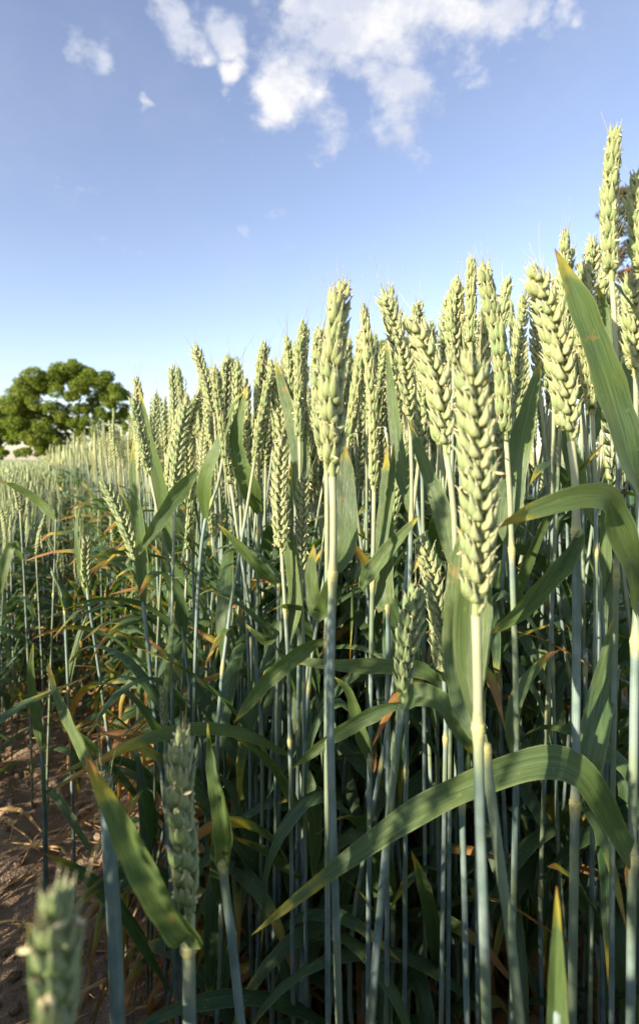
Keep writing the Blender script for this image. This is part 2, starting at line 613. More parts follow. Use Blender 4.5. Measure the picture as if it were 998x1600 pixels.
def anther_geo(frames, seed, count):
    rs = random.Random(seed)
    g = G()
    for q in range(count):
        p, R, s, t = frames[rs.randrange(len(frames))]
        st = p + R @ np.array((rs.uniform(.0035, .0055), rs.choice((-1, 1)) * rs.uniform(.0012, .0034), rs.uniform(.004, .010))) * s
        d = nrm(np.array((rs.uniform(-1, 1), rs.uniform(-1, 1), rs.uniform(-.9, .3))))
        L = rs.uniform(.002, .0036)
        cc = spline([st, st + d * L * .5 + np.array((0, 0, -.0002)), st + d * L], 3)
        tube(g, cc, np.array((.0003, .00055, .00055, .0003)), 4)
    return g


SPK = [mesh_from('spikelet', spikelet_geo(0, 50 + i), M_EAR) for i in range(7)]


# ------------------------------------------------------------------ stem helper
def stem_geo(c, r0, r1, nodes, sides, rnd=0.0, bump=1.0):
    """culm with swollen joints; nodes = fractions of the length"""
    g = G()
    n = len(c) - 1
    # add rings round the joints
    ts = list(np.linspace(0, 1, n + 1))
    for q in nodes:
        ts += [q - .012, q - .005, q, q + .005, q + .012]
    ts = sorted(set(min(1, max(0, t)) for t in ts))
    cc = np.stack([np.interp(ts, np.linspace(0, 1, n + 1), c[:, k]) for k in range(3)], 1)
    rr, ex = [], []
    for t in ts:
        r = r0 * (1 - t) + r1 * t
        d = min([abs(t - q) for q in nodes] + [9])
        # sheath is thicker under a collar
        for q in nodes:
            if 0 < q - t < 0.2:
                r *= 1.0 + 0.10 * (1 - (q - t) / 0.2)
        k = max(0, 1 - d / 0.011)
        rr.append(r * (1 + 0.30 * bump * k))
        ex.append(min(1.0, k * 1.2))
    tube(g, cc, np.array(rr), sides, al=ts, rnd=rnd, extra=ex)
    return g


# ------------------------------------------------------------------ ground
rg = random.Random(5)


def graded(lo, hi, fine_lo, fine_hi, step, grow=1.22):
    a = list(np.arange(fine_lo, fine_hi + 1e-6, step))
    s = step
    x = a[-1]
    while x < hi:
        s *= grow
        x += s
        a.append(x)
    s = step
    x = a[0]
    pre = []
    while x > lo:
        s *= grow
        x -= s
        pre.append(x)
    return np.array(pre[::-1] + a)


gx = graded(-900, 900, -1.25, 0.75, 0.011)
gy = graded(-900, 900, 0.45, 2.2, 0.011)


def soil_h(x, y):
    if -1.6 < x < 1.1 and 0.2 < y < 2.8:
        p = Vector((x, y, 0))
        h = 0.020 * noise.noise(p * 6) + 0.011 * noise.noise(p * 19 + Vector((3, 1, 2))) + 0.007 * noise.noise(p * 52)
        c = noise.voronoi(p * 26)[0]
        h += 0.007 * max(0, 0.5 - c[0]) * 2
        return h
    return 0.0


X, Y = np.meshgrid(gx, gy)
Z = np.array([[soil_h(x, y) for x in gx] for y in gy])
nx, ny = len(gx), len(gy)
V = np.stack([X.ravel(), Y.ravel(), Z.ravel()], 1)
ii = (np.arange(ny - 1)[:, None] * nx + np.arange(nx - 1)[None, :]).ravel()
T = np.concatenate([np.stack([ii, ii + 1, ii + nx + 1], 1), np.stack([ii, ii + nx + 1, ii + nx], 1)])
gr = link('ground', mesh_np('ground', V, T, np.zeros((len(V), 4)), M_SOIL))
gr['kind'] = 'structure'
gr['label'] = 'dry cracked brown soil showing along the bare strip at left'


# ------------------------------------------------------------------ plant templates for the stand
class Tpl:
    pass


def make_template(seed, kind):
    """one wheat plant about 0.72 m tall, root at the origin. kind 0 tall stand, 1 leafy short shoot"""
    rs = random.Random(seed)
    t = Tpl()
    hb = 0.625 if kind == 0 else 0.50
    lean = rs.uniform(0.0, 0.055)
    la = rs.uniform(0, 6.28)
    lx, ly = math.cos(la) * lean, math.sin(la) * lean
    c = spline([(0, 0, -0.02), (lx * .12 + rs.uniform(-.008, .008), ly * .12 + rs.uniform(-.008, .008), hb * .22), (lx * .2 + rs.uniform(-.009, .009), ly * .2 + rs.uniform(-.009, .009), hb * .42), (lx * .45 + rs.uniform(-.008, .008), ly * .45 + rs.uniform(-.008, .008), hb * .7), (lx, ly, hb)], 16)
    nodes = [0.20 + rs.uniform(-.03, .03), 0.42 + rs.uniform(-.04, .04), 0.70 + rs.uniform(-.05, .05)]
    t.c, t.nodes = c, nodes
    r0, r1 = .00200, .00125
    t.stem = stem_geo(c, r0, r1, nodes, 7, 0.0)
    t.stem_lo = G()
    cl = c[::8] if len(c) > 8 else c
    cl = np.vstack([c[0], c[8], c[-1]])
    tube(t.stem_lo, cl, np.array((.0020, .0018, .0013)), 3, cap=False)
    # ear axis continues the stem
    Td = nrm(c[-1] - c[-3])
    L = rs.uniform(.066, .104)
    bd = np.array((rs.uniform(-1, 1), rs.uniform(-1, 1), 0)) * L * rs.uniform(0, .16)
    axis = [c[-1], c[-1] + Td * L * .5 + bd * .3, c[-1] + Td * L + bd]
    n = int(L / .0037)
    va = rs.uniform(0, 180)
    t.axis_c, t.frames = ear_frames(axis, va, np.array((0, -1.0, 0)), n, seed, rs.uniform(.66, .90))
    g = G()
    tube(g, t.axis_c[::10], np.linspace(.0015, .0010, 7), 5, al=np.full(7, .25))
    t.rachis = g
    g = G()
    gl = G()
    tube(g, t.axis_c[::12], np.linspace(.0013, .0008, 6), 4)
    for i, (p, R, s, q) in enumerate(t.frames):
        k = spikelet_geo(1, seed * 77 + i, rs.uniform(-.12, .12), q, (R, p), s)
        g.add(k.v, k.f, k.a)
        k = spikelet_geo(2, seed * 77 + i, rs.uniform(-.12, .12), q, (R, p), s * 1.05)
        gl.add(k.v, k.f, k.a)
    t.ear, t.ear_lo = g, gl
    t.awn = awn_geo(t.axis_c, t.frames, seed, rs.randint(5, 9))
    t.anth = anther_geo(t.frames, seed + 3, rs.randint(20, 48))
    # leaves
    t.leaves, t.leaves_lo = [], []
    az = rs.uniform(0, 6.28)
    specs = []
    for q, nd in enumerate([nodes[2], nodes[1], (nodes[1] + nodes[0]) * .5, nodes[0], nodes[2] * .6 + nodes[1] * .4]):
        base = nd + rs.uniform(.0, .03)
        specs.append((base, q))
    for base, q in specs:
        az += math.pi + rs.uniform(-.7, .7)
        k = base * 16
        j = min(15, int(k))
        p = c[j] * (1 - (k - j)) + c[j + 1] * (k - j)
        L = rs.uniform(.13, .20) if q == 0 else rs.uniform(.17, .25)
        Wd = rs.uniform(.009, .0145) if q == 0 else rs.uniform(.011, .017)
        dry = rs.uniform(-.02, .10) if q == 0 else (rs.uniform(-.02, .28) if q != 3 else rs.choice((rs.uniform(.3, .8), rs.uniform(.7, 1.0))))
        h = np.array((math.cos(az), math.sin(az), 0))
        up = np.array((0, 0, 1.0))
        sty = rs.random()
        el = rs.uniform(50, 80) if q != 3 else rs.uniform(15, 60)
        pts = [p]
        pos = p.copy()
        droop = rs.uniform(2, 26) if sty < .6 else rs.uniform(26, 48)
        if q == 3:
            droop = rs.uniform(30, 60)
        kink = rs.randint(2, 4) if sty > .8 else -1
        for s_ in range(6):
            if s_ == kink:
                el -= rs.uniform(40, 90)
            pos = pos + (h * math.cos(rad(el)) + up * math.sin(rad(el))) * L / 6
            pts.append(pos)
            el -= droop * (.5 + s_ * .2)
            el = max(el, -88)
        bb = np.array((-math.sin(az), math.cos(az), 0))
        tw = (rs.uniform(-15, 15), rs.uniform(-80, 80))
        fo = rs.uniform(.1, .5)
        rn = rs.uniform(-.1, .5)
        a = G()
        blade(a, pts, Wd, 13, bb, None, tw, fo, dry, rn, 5, .04, seed=seed + q)
        t.leaves.append((a, dry))
        a = G()
        blade(a, pts, Wd * 1.1, 5, bb, None, tw, fo, dry, rn, 3, seed=seed + q)
        t.leaves_lo.append(a)
    # withered bottom leaf
    g = G()
    for q in range(4):
        az = rs.uniform(0, 6.28)
        h = np.array((math.cos(az), math.sin(az), 0))
        z0 = hb * nodes[0] * rs.uniform(.5, 1.0)
        p = np.array((0, 0, z0))
        pts = [p, p + h * .03 + np.array((0, 0, .015)), p + h * .06 + np.array((0, 0, -.02)), p + h * rs.uniform(.06, .10) + np.array((0, 0, -z0 * .85))]
        blade(g, pts, rs.uniform(.004, .008), 7, np.array((-math.sin(az), math.cos(az), 0)), None, (0, rs.uniform(-200, 200)), .6, rs.uniform(.6, 1.1), 0, 3, .1, seed=seed + 9)
    t.dead = g
    # meshes
    t.m_stem = mesh_from('stem', t.stem, M_STEM)
    t.m_ear = mesh_from('ear', t.ear, M_EAR)
    t.m_rachis = mesh_from('ear', t.rachis, M_EAR)
    t.m_awn = mesh_from('awn', t.awn, M_AWN)
    t.m_anth = mesh_from('anther', t.anth, M_ANTH)
    t.m_leaves = [mesh_from('leaf', a, M_LEAF) for a, d in t.leaves]
    t.m_dead = mesh_from('dry_leaf', t.dead, M_LEAF)
    # low-detail arrays for the mass of the crop
    t.lo = {'stem': t.stem_lo.np(), 'ear': t.ear_lo.np()}
    gl = G()
    for a in t.leaves_lo:
        gl.add(a.v, a.f, a.a)
    t.lo['leaf'] = gl.np()
    t.lo['ear_hi'] = t.ear.np()
    t.lo['dead'] = t.dead.np()
    g = G()
    cc = t.axis_c[::12]
    cc = np.vstack([cc, t.axis_c[-1:] + (t.axis_c[-1:] - t.axis_c[-8:-7]) * .3])
    rr = np.array([.0030, .0058, .0066, .0058, .0050, .0036, .0010][:len(cc)])
    tube(g, cc, rr * .95, 4, al=np.array([.2, .7, .3, .75, .35, .7, 1.0][:len(cc)]))
    t.lo['ear_far'] = g.np()
    t.top = float(t.axis_c[-1][2])
    t.ear_mid = (t.axis_c[0] + t.axis_c[-1]) / 2
    return t


TPL = [make_template(100 + i, 0) for i in range(22)]

# ------------------------------------------------------------------ nominated plants, read off the photograph
LAND = []       # (ear pixel x, y, short name) used to describe neighbours
NPLANT = [0]
VIEW = np.array((0, -1.0, 0))


def set_thing(o, label, cat, group=None):
    o['label'] = label
    o['category'] = cat
    if group:
        o['group'] = group


def hero(label, short, ear=None, stem=None, leaves=(), nodes=(), tint=0.6, r=.0019, rtop=None, seed=0, lean_bottom=0.0, group='wheat plants'):
    """ear = (tipx, tipy, basex, basey, depth, view_deg, scale, bend_px) ; stem = [(px,py,d)...] from the ear base down; leaves = list of dict"""
    NPLANT[0] += 1
    rs = random.Random(seed or (900 + NPLANT[0]))
    sp = [P(*q) for q in stem]
    last, prev = sp[-1], sp[-2]
    # carry the culm on to the soil
    dirn = nrm(last - prev)
    if dirn[2] > -0.5:
        dirn = np.array((0, 0, -1.0))
    k = last[2] / -dirn[2]
    foot = last + dirn * k
    foot = foot * .6 + np.array((last[0] + lean_bottom, last[1], 0)) * .4
    foot[2] = -0.02
    mid = (last + foot) / 2 + np.array((dirn[0], dirn[1], 0)) * last[2] * .12
    base = np.array((foot[0], foot[1], 0.0))
    root = link('wheat_plant', None, None, tuple(base))
    root.empty_display_size = .02
    set_thing(root, label, 'wheat', group)
    col = (tint, 0, 0, 1)
    pts = [foot, mid] + sp[::-1]
    c = spline(pts, 44) - base
    L = np.concatenate([[0], np.cumsum(np.linalg.norm(np.diff(c, axis=0), axis=1))])
    Z = c[:, 2]
    nf = []
    for (py, d) in nodes:
        z = EYE + (CY - py) / FPX * d
        i = int(np.argmin(abs(Z - z)))
        nf.append(L[i] / L[-1])
    g = stem_geo(c, r, rtop or r * .72, nf or [.2], 12, 0.0)
    so_ = link('stem', mesh_from('stem', g, M_STEM), root, None, (0.3, (1 if ear and tint > .5 else 0), 0, 1))
    for q in nf:
        k = q * 44
        j = min(43, int(k))
        p = c[j] * (1 - (k - j)) + c[j + 1] * (k - j)
        tdir = nrm(c[j + 1] - c[j])
        a = G()
        rr = (r * (1 - q) + (rtop or r * .72) * q)
        cc = np.array([p + tdir * s for s in (-.0022, -.0014, -.0004, .0006, .0014, .0020)])
        tube(a, cc, rr * np.array((1.08, 1.38, 1.50, 1.36, 1.42, 1.12)), 12)
        link('node', mesh_from('node', a, M_NODE), so_)
    if ear:
        tx, ty, bx, by, d, vd, sc, bend = ear
        sc *= .86 if d < .3 else .80
        a0, a1 = P(bx, by, d) - base, P(tx, ty, d + rs.uniform(-.006, .006)) - base
        per = np.array((-(a1 - a0)[2], 0, (a1 - a0)[0]))
        per = nrm(per)
        m = (a0 + a1) / 2 + per * bend / FPX * d
        Le = np.linalg.norm(a1 - a0)
        n = max(8, int(round(Le / (.0045 * sc))))
        ac, fr = ear_frames([a0, m, a1], vd, VIEW, n, NPLANT[0] + 40, sc)
        a = G()
        tube(a, ac[::6], np.linspace(.0015, .0010, 11), 6, al=np.full(11, .25))
        e = link('ear', mesh_from('ear', a, M_EAR), root, None, col)
        if d < .62:
            for i, (p, R, s, q) in enumerate(fr):
                o = link('spikelet', SPK[(i * 3 + NPLANT[0]) % 7], e, None, col)
                Mx = Matrix([[*(R[0] * s), p[0]], [*(R[1] * s), p[1]], [*(R[2] * s), p[2]], [0, 0, 0, 1]])
                o.matrix_basis = Mx
        else:
            a = G()
            for i, (p, R, s, q) in enumerate(fr):
                k = spikelet_geo(1, i + 3, 0, q, (R, p), s)
                a.add(k.v, k.f, k.a)
            link('spikelets', mesh_from('spikelets', a, M_EAR), e, None, col)['kind'] = 'stuff'
        link('awn', mesh_from('awn', awn_geo(ac, fr, NPLANT[0], rs.randint(6, 11)), M_AWN), e)
        an = link('anthers', mesh_from('anthers', anther_geo(fr, NPLANT[0] + 5, (rs.randint(40, 80) if tint > .5 else 14)), M_ANTH), e)
        an['kind'] = 'stuff'
        LAND.append(((tx + bx) / 2, (ty + by) / 2, d, short))
    for q, lf in enumerate(leaves):
        pts = [P(*x) - base for x in lf['p']]
        dd = np.linalg.norm(c - pts[0], axis=1)
        if dd.min() < .028:      # the blade springs from its own culm
            pts[0] = c[int(dd.argmin())]
        dm = np.mean([x[2] for x in lf['p']])
        a = G()
        blade(a, pts, lf['w'] * .88 / FPX * dm, lf.get('n', 26), None, nrm(VIEW + np.array((0, 0, lf.get('tip', 0.15)))), lf.get('tw', (10, -10)),
              lf.get('fold', .3), lf.get('dry', 0.0), lf.get('rnd', rs.uniform(0, .5)), 7, lf.get('rip', .035), lf.get('bw', .25), seed=NPLANT[0] * 7 + q, tipp=lf.get('tp', 2.6))
        lo = link('leaf', mesh_from('leaf', a, M_LEAF), root)
        if 'label' in lf:
            lo['label'] = lf['label']
    return root


# HEROES
hero('large yellow-green wheat ear upright in front, orange leaf tip beside its top', 'the large braided ear in front',
     (733, 548, 743, 962, .19, 8, 1.0, -10), [(743, 962, .19), (746, 1060, .19), (747, 1158, .19), (750, 1300, .19), (757, 1510, .19)],
     [dict(p=[(748, 1156, .192), (735, 1060, .197), (738, 940, .203), (752, 760, .208), (752, 568, .21)], w=66, tw=(0, 8), fold=.25, tp=3.2, rnd=.5),
      ], [(1158, .19)], .78, .0021, .0017)
hero('plump pale ear leaning left just left of the large front ear', 'the plump pale ear leaning left',
     (643, 500, 697, 712, .26, 6, 1.12, -14), [(697, 712, .26), (708, 790, .26), (712, 900, .262), (716, 1080, .265), (722, 1290, .27), (727, 1500, .27)],
     [dict(p=[(711, 880, .262), (690, 800, .27), (660, 720, .28), (636, 652, .29)], w=34, tw=(20, -20), fold=.2)], [(884, .262), (1270, .27)], .85, .0017, .0014)
hero('long yellow-green ear with plump grains leaning left beside the broad upright leaf', 'the long ear beside the broad leaf',
     (834, 412, 891, 690, .26, 5, 1.10, -10), [(891, 690, .26), (898, 760, .26), (900, 960, .26), (898, 1240, .26), (894, 1500, .26)],
     [dict(p=[(899, 818, .26), (884, 858, .255), (852, 900, .245), (806, 958, .235), (762, 992, .23)], w=34, tw=(20, -15), fold=1.5, tp=4.5, rip=.05, bw=.5, rnd=.1),
      dict(p=[(898, 1236, .262), (925, 1150, .27), (945, 1050, .29), (960, 960, .3)], w=50, tw=(15, 30))], [(818, .26), (1238, .26)], .88, .0024, .0018)
hero('tall cream ear with thick fanned scales, standing at the centre', 'the tall cream ear at the centre',
     (531, 440, 519, 745, .235, 68, 1.16, 6), [(519, 745, .235), (521, 830, .235), (517, 1000, .235), (516, 1150, .235), (521, 1320, .237), (527, 1510, .24)],
     [dict(p=[(520, 902, .237), (536, 860, .243), (540, 790, .25), (538, 690, .256)], w=44, tw=(5, -15), fold=.12, tp=3.5, rnd=.7),
      dict(p=[(516, 910, .24), (498, 960, .246), (486, 900, .25), (490, 850, .252)], w=28, tw=(0, 10), fold=.2, tp=4)], [(910, .235)], .95, .0019, .0016)
hero('narrow pale ear tucked behind the left side of the tall cream ear', 'the narrow ear tucked behind the cream ear',
     (499, 516, 510, 735, .27, 60, .95, 3), [(510, 735, .27), (511, 850, .27), (510, 1100, .272), (512, 1500, .275)],
     [dict(p=[(511, 985, .272), (480, 1010, .27), (420, 1060, .265), (365, 1130, .26)], w=36, tw=(40, 10), rnd=.1)], [(985, .27)], .8, .0017)
hero('tallest ear at top right, standing high against the sky and dark pine', 'the tallest ear at top right',
     (958, 206, 955, 440, .27, 55, 1.02, 5), [(955, 440, .27), (960, 520, .27), (965, 700, .272), (962, 900, .275), (957, 1200, .28), (955, 1500, .28)],
     [dict(p=[(957, 450, .272), (985, 480, .285), (1010, 530, .3)], w=30, tw=(30, 50), rnd=.5)], [(910, .275)], .8, .0016)
hero('wheat plant cut by the right frame edge with broad blade rising to a curled tip', 'the right-edge plant with the broad blade',
     (996, 280, 1004, 440, .28, 30, 1.05, 3), [(1004, 440, .28), (1006, 700, .27), (1000, 850, .265), (992, 1000, .26), (988, 1250, .255), (985, 1500, .25)],
     [dict(p=[(1004, 800, .262), (985, 720, .255), (955, 620, .25), (915, 500, .245), (885, 430, .243), (866, 388, .242)], w=74, tw=(-28, 10), fold=.18, tp=3.0, rnd=.9, n=34,
           label='broad sunlit blade with shadows of ears on it'),
      dict(p=[(1010, 940, .25), (985, 880, .235), (958, 810, .225), (945, 778, .215), (900, 776, .208), (840, 794, .203), (798, 812, .2), (764, 830, .197)], w=66, tw=(-25, 22), fold=.22, dry=.02, tp=2.4, bw=1.0, n=40,
           label='folded blade pointing left with an orange tip'),
      dict(p=[(992, 1330, .25), (968, 1310, .246), (935, 1248, .242), (900, 1203, .24), (850, 1190, .24), (770, 1212, .238), (660, 1262, .235), (540, 1345, .23), (450, 1415, .226), (392, 1462, .224)], w=56, tw=(-20, -14), fold=.16, tp=2.2, bw=.8, n=44, rnd=.05,
           label='very long dark blade arching left across the foreground')],
     [(1000, .26), (1330, .252)], .8, .0023)
hero('yellowish ear low at the right frame edge above the folded blade', 'the low ear at the right edge',
     (985, 430, 992, 590, .30, 20, 1.0, 3), [(992, 590, .3), (995, 760, .3), (1000, 1000, .3), (1002, 1500, .3)],
     [dict(p=[(994, 700, .31), (975, 640, .32), (985, 560, .33), (1005, 500, .34)], w=44, tw=(0, 20), rnd=.6)], [(960, .3)], .9, .0017)
hero('thin straight ear seen edge-on, right of the tall cream ear', 'the thin straight ear right of the cream ear',
     (567, 474, 584, 768, .33, 85, .92, -6), [(584, 768, .33), (583, 850, .33), (580, 1000, .332), (577, 1250, .335), (575, 1500, .335)],
     [dict(p=[(581, 900, .332), (597, 850, .335), (611, 760, .34), (615, 690, .345)], w=22, tw=(40, 20), rnd=.7),
      dict(p=[(578, 1180, .335), (560, 1130, .33), (545, 1080, .325), (520, 1055, .32)], w=26, tw=(20, 20), rnd=.1)], [(900, .33), (1200, .33)], .95, .0018)
hero('beaded green ear bending left at its top, right of the thin straight ear', 'the beaded ear bending left at its top',
     (596, 452, 640, 660, .34, 8, .98, -10), [(640, 660, .34), (643, 760, .34), (640, 900, .342), (634, 1200, .345), (632, 1500, .345)],
     [dict(p=[(641, 790, .34), (625, 720, .35), (612, 620, .36), (604, 535, .365)], w=26, tw=(10, 30), rnd=.2)], [(790, .34), (1195, .345)], .72, .0017)
hero('short ear with a rounded tip behind the plump pale ear', 'the short rounded ear behind the pale ear',
     (652, 474, 655, 600, .40, 40, 1.0, 2), [(655, 600, .4), (660, 800, .4), (662, 1100, .4), (664, 1500, .4)], [], [(880, .4)], .7, .0018)
hero('slim ear with leaf tip above it, left of the two tallest central ears', 'the slim ear topped by an orange leaf tip',
     (712, 446, 708, 580, .36, 30, 1.02, 3), [(708, 580, .36), (706, 700, .36), (704, 1000, .36), (700, 1500, .36)],
     [dict(p=[(706, 720, .36), (716, 620, .365), (713, 520, .37), (709, 438, .37)], w=26, tw=(10, 30), dry=.03, rnd=.4)], [(760, .36)], .8, .0017)
hero('upright flowering ear, highest of the pair above the large front ear', 'the upright flowering ear above the front ear',
     (736, 406, 735, 545, .36, 75, 1.0, 0), [(735, 545, .36), (738, 700, .36), (742, 1000, .36), (745, 1500, .36)], [], [(900, .36)], .92, .0017)
hero('long shaggy ear leaning left with whitish anthers, right of the large front ear', 'the shaggy ear right of the front ear',
     (752, 412, 790, 690, .29, 60, 1.08, -10), [(790, 690, .29), (796, 780, .29), (800, 900, .29), (806, 1150, .292), (800, 1500, .295)],
     [dict(p=[(798, 868, .292), (790, 820, .296), (805, 730, .30), (825, 640, .305), (845, 560, .31)], w=46, tw=(10, 40), fold=.25, rnd=.8),
      dict(p=[(806, 1180, .292), (800, 1130, .3), (812, 1080, .305), (850, 1030, .31), (875, 1015, .312)], w=26, tw=(20, 40), dry=.1)], [(868, .29), (1180, .292)], .66, .0019)
hero('yellow ear glimpsed behind the broad upright leaf at right', 'the yellow ear behind the broad leaf',
     (895, 500, 925, 650, .36, 60, 1.02, -3), [(925, 650, .36), (930, 800, .36), (928, 1100, .36), (922, 1500, .36)],
     [dict(p=[(929, 840, .36), (905, 760, .365), (875, 620, .37), (880, 500, .372), (876, 415, .372)], w=30, tw=(10, 45), dry=.03)], [(850, .36)], 1.0, .0018)
hero('pale ear standing just left of the tallest ear at right', 'the pale ear left of the tallest ear',
     (926, 378, 920, 470, .38, 15, 1.0, 0), [(920, 470, .38), (925, 700, .38), (935, 1000, .38), (940, 1500, .38)],
     [dict(p=[(926, 700, .38), (940, 600, .385), (948, 500, .39), (930, 440, .39)], w=26, tw=(10, 45))], [(820, .38)], .8, .0018)
hero('bright yellow-green beaded ear hanging lower, left of the cream ear', 'the yellow beaded ear left of the cream ear',
     (441, 682, 440, 865, .37, 5, .95, 3), [(440, 865, .37), (446, 960, .37), (452, 1100, .37), (457, 1500, .37)],
     [dict(p=[(449, 1010, .37), (462, 940, .375), (452, 840, .38), (455, 720, .385)], w=26, tw=(15, 30), rnd=.5)], [(965, .37), (1165, .37)], .95, .0017)
hero('slender yellowish ear just right of the low yellow beaded ear', 'the slender ear beside the yellow beaded ear',
     (476, 738, 470, 905, .38, 25, .82, 2), [(470, 905, .38), (474, 1000, .38), (476, 1200, .38), (478, 1500, .38)], [], [(1080, .38)], .85, .0016)
hero('tall thin ear left of the cream ear, standing above its neighbours', 'the tall thin ear left of the cream ear',
     (473, 500, 468, 690, .41, 70, .95, 3), [(468, 690, .41), (470, 850, .41), (466, 1100, .41), (464, 1500, .41)],
     [dict(p=[(469, 800, .41), (466, 700, .415), (445, 620, .42), (428, 558, .422)], w=34, tw=(0, 15), fold=.15, rnd=.8)], [(830, .41), (1140, .41)], .8, .0018)
hero('upright ear between two leaf blades, third tall ear left of the cream ear', 'the ear between two upright leaf blades',
     (413, 536, 405, 665, .46, 45, 1.0, 2), [(405, 665, .46), (404, 850, .46), (400, 1100, .46), (402, 1400, .46)],
     [dict(p=[(404, 800, .46), (390, 760, .44), (370, 700, .435), (378, 640, .43), (388, 600, .43)], w=34, tw=(-10, 30), rnd=.1)], [(820, .46)], .75, .0018)
hero('beaded ear leaning left above the low yellow beaded ear', 'the beaded ear above the yellow one',
     (424, 562, 440, 690, .44, 8, .98, -3), [(440, 690, .44), (441, 850, .44), (436, 1200, .44), (436, 1400, .44)], [], [(800, .44)], .8, .0018)
hero('first ear of a crossing pair, leaning right below the oak-side skyline', 'the crossing pair of ears',
     (303, 538, 335, 650, .55, 20, 1.0, -3), [(335, 650, .55), (345, 800, .55), (350, 1000, .55), (352, 1300, .55)], [], [(820, .55)], .75, .0018)
hero('slanting flowering ear leaning right, behind the diagonal leaf at left', 'the slanting ear behind the diagonal leaf',
     (312, 610, 270, 765, .50, 60, 1.0, 4), [(270, 765, .5), (268, 830, .5), (266, 950, .5), (262, 1250, .5)],
     [dict(p=[(268, 880, .5), (256, 780, .49), (235, 690, .485), (216, 598, .48)], w=24, tw=(5, 15), rnd=.0, dry=.02, label='tall narrow dark blade pointing up against the sky')], [(890, .5)], .9, .0018)
hero('wheat plant with a broad blue-green blade slanting up right across the stand', 'the plant with the slanting blue-green blade',
     (356, 556, 352, 690, .48, 40, 1.0, 2), [(352, 690, .48), (340, 760, .46), (318, 830, .45), (306, 1000, .45), (300, 1300, .45)],
     [dict(p=[(306, 795, .44), (322, 748, .435), (345, 690, .43), (362, 640, .43), (380, 612, .43)], w=30, tw=(10, 40), fold=.3, rnd=.0),
      dict(p=[(308, 735, .42), (275, 775, .41), (245, 820, .40), (212, 872, .395)], w=30, tw=(25, 30), fold=.25, rnd=.2)], [(800, .45)], .7, .0019)
hero('green drooping ear low at left, standing above its blue-grey stem', 'the green ear low at left',
     (163, 752, 216, 882, .47, 30, 1.0, -5), [(216, 882, .47), (226, 960, .46), (240, 1100, .455), (262, 1300, .45)],
     [dict(p=[(225, 940, .46), (222, 850, .455), (210, 760, .45), (208, 684, .45)], w=26, tw=(10, 20), rnd=.1)], [(905, .47)], .3, .0023)
hero('short green ear on a tilted blue-grey stem near the left path', 'the short green ear near the path',
     (136, 838, 137, 925, .62, 40, .95, 2), [(137, 925, .62), (148, 1000, .62), (165, 1120, .62), (178, 1230, .62)],
     [dict(p=[(140, 940, .62), (128, 890, .62), (120, 830, .62), (125, 790, .63)], w=14, tw=(10, 30))], [(1118, .62)], .3, .0022)
hero('small pale ear on a bent straw beside the path, far left', 'the small pale ear at far left',
     (20, 748, 32, 800, .95, 40, .95, -2), [(32, 800, .95), (38, 900, .95), (45, 1050, .95)],
     [dict(p=[(36, 880, .95), (20, 850, .93), (5, 900, .92), (-5, 960, .92)], w=18, tw=(10, 30))], [(930, .95)], .8, .0020)
hero('leafy shoot with a blade drooping in from the left frame edge', 'the leafy shoot by the left edge', None,
     [(88, 812, .80), (84, 930, .80), (78, 1090, .80)],
     [dict(p=[(88, 812, .80), (62, 782, .8), (30, 762, .79), (0, 752, .78)], w=22, tw=(30, 30), dry=.02)], [(930, .8)], .3, .0018)
hero('bare blue-grey stem with a small bent leaf at its top beside the path', 'the bare stem with a bent leaf', None,
     [(81, 892, .70), (100, 940, .7), (104, 1010, .7), (110, 1150, .7)],
     [dict(p=[(102, 960, .7), (94, 925, .69), (84, 895, .68), (78, 885, .68)], w=16, tw=(50, 70)),
      dict(p=[(104, 1080, .7), (120, 1010, .71), (140, 960, .72), (165, 940, .73)], w=14, tw=(20, 30), rnd=.1)], [(960, .7), (1080, .7)], .3, .0022)
hero('green ear in the shade low in the foreground, wrapped by a bluish leaf', 'the shaded green ear in the foreground',
     (648, 918, 630, 1098, .275, 42, 1.06, 4), [(628, 1100, .275), (618, 1180, .275), (606, 1290, .274), (593, 1430, .272), (586, 1510, .27)],
     [dict(p=[(628, 1100, .273), (655, 1088, .268), (690, 1100, .264), (715, 1140, .264), (738, 1178, .266)], w=40, tw=(50, -10), fold=.6, rnd=.0, bw=.6),
      dict(p=[(630, 1104, .277), (590, 1110, .275), (520, 1150, .272), (454, 1202, .27)], w=34, tw=(25, 20), rnd=.2)], [(1440, .336)], .25, .0026, .0019)
hero('green beaded ear in the shade left of the large front ear stem', 'the shaded beaded ear behind it',
     (660, 838, 693, 1062, .31, 10, 1.0, -6), [(693, 1062, .31), (696, 1120, .31), (694, 1250, .312), (690, 1500, .315)],
     [dict(p=[(695, 1090, .312), (668, 1052, .315), (610, 1042, .312), (530, 1040, .305), (438, 1030, .30)], w=30, tw=(-20, -28), dry=.02, fold=.2, label='straight blade with a pink-orange tip pointing left')], [(1100, .35)], .38, .0017)
hero('bluish rolled blade and stem slanting beside the front stem, lower right', 'the slanting stem at lower right', None,
     [(757, 1170, .205), (770, 1270, .203), (786, 1390, .2), (802, 1510, .198)],
     [dict(p=[(757, 1172, .206), (728, 1110, .212), (712, 1010, .218), (712, 900, .222), (722, 820, .225)], w=52, tw=(0, 25), fold=.25, rnd=.2)], [(1172, .205)], .3, .0024, .0018)
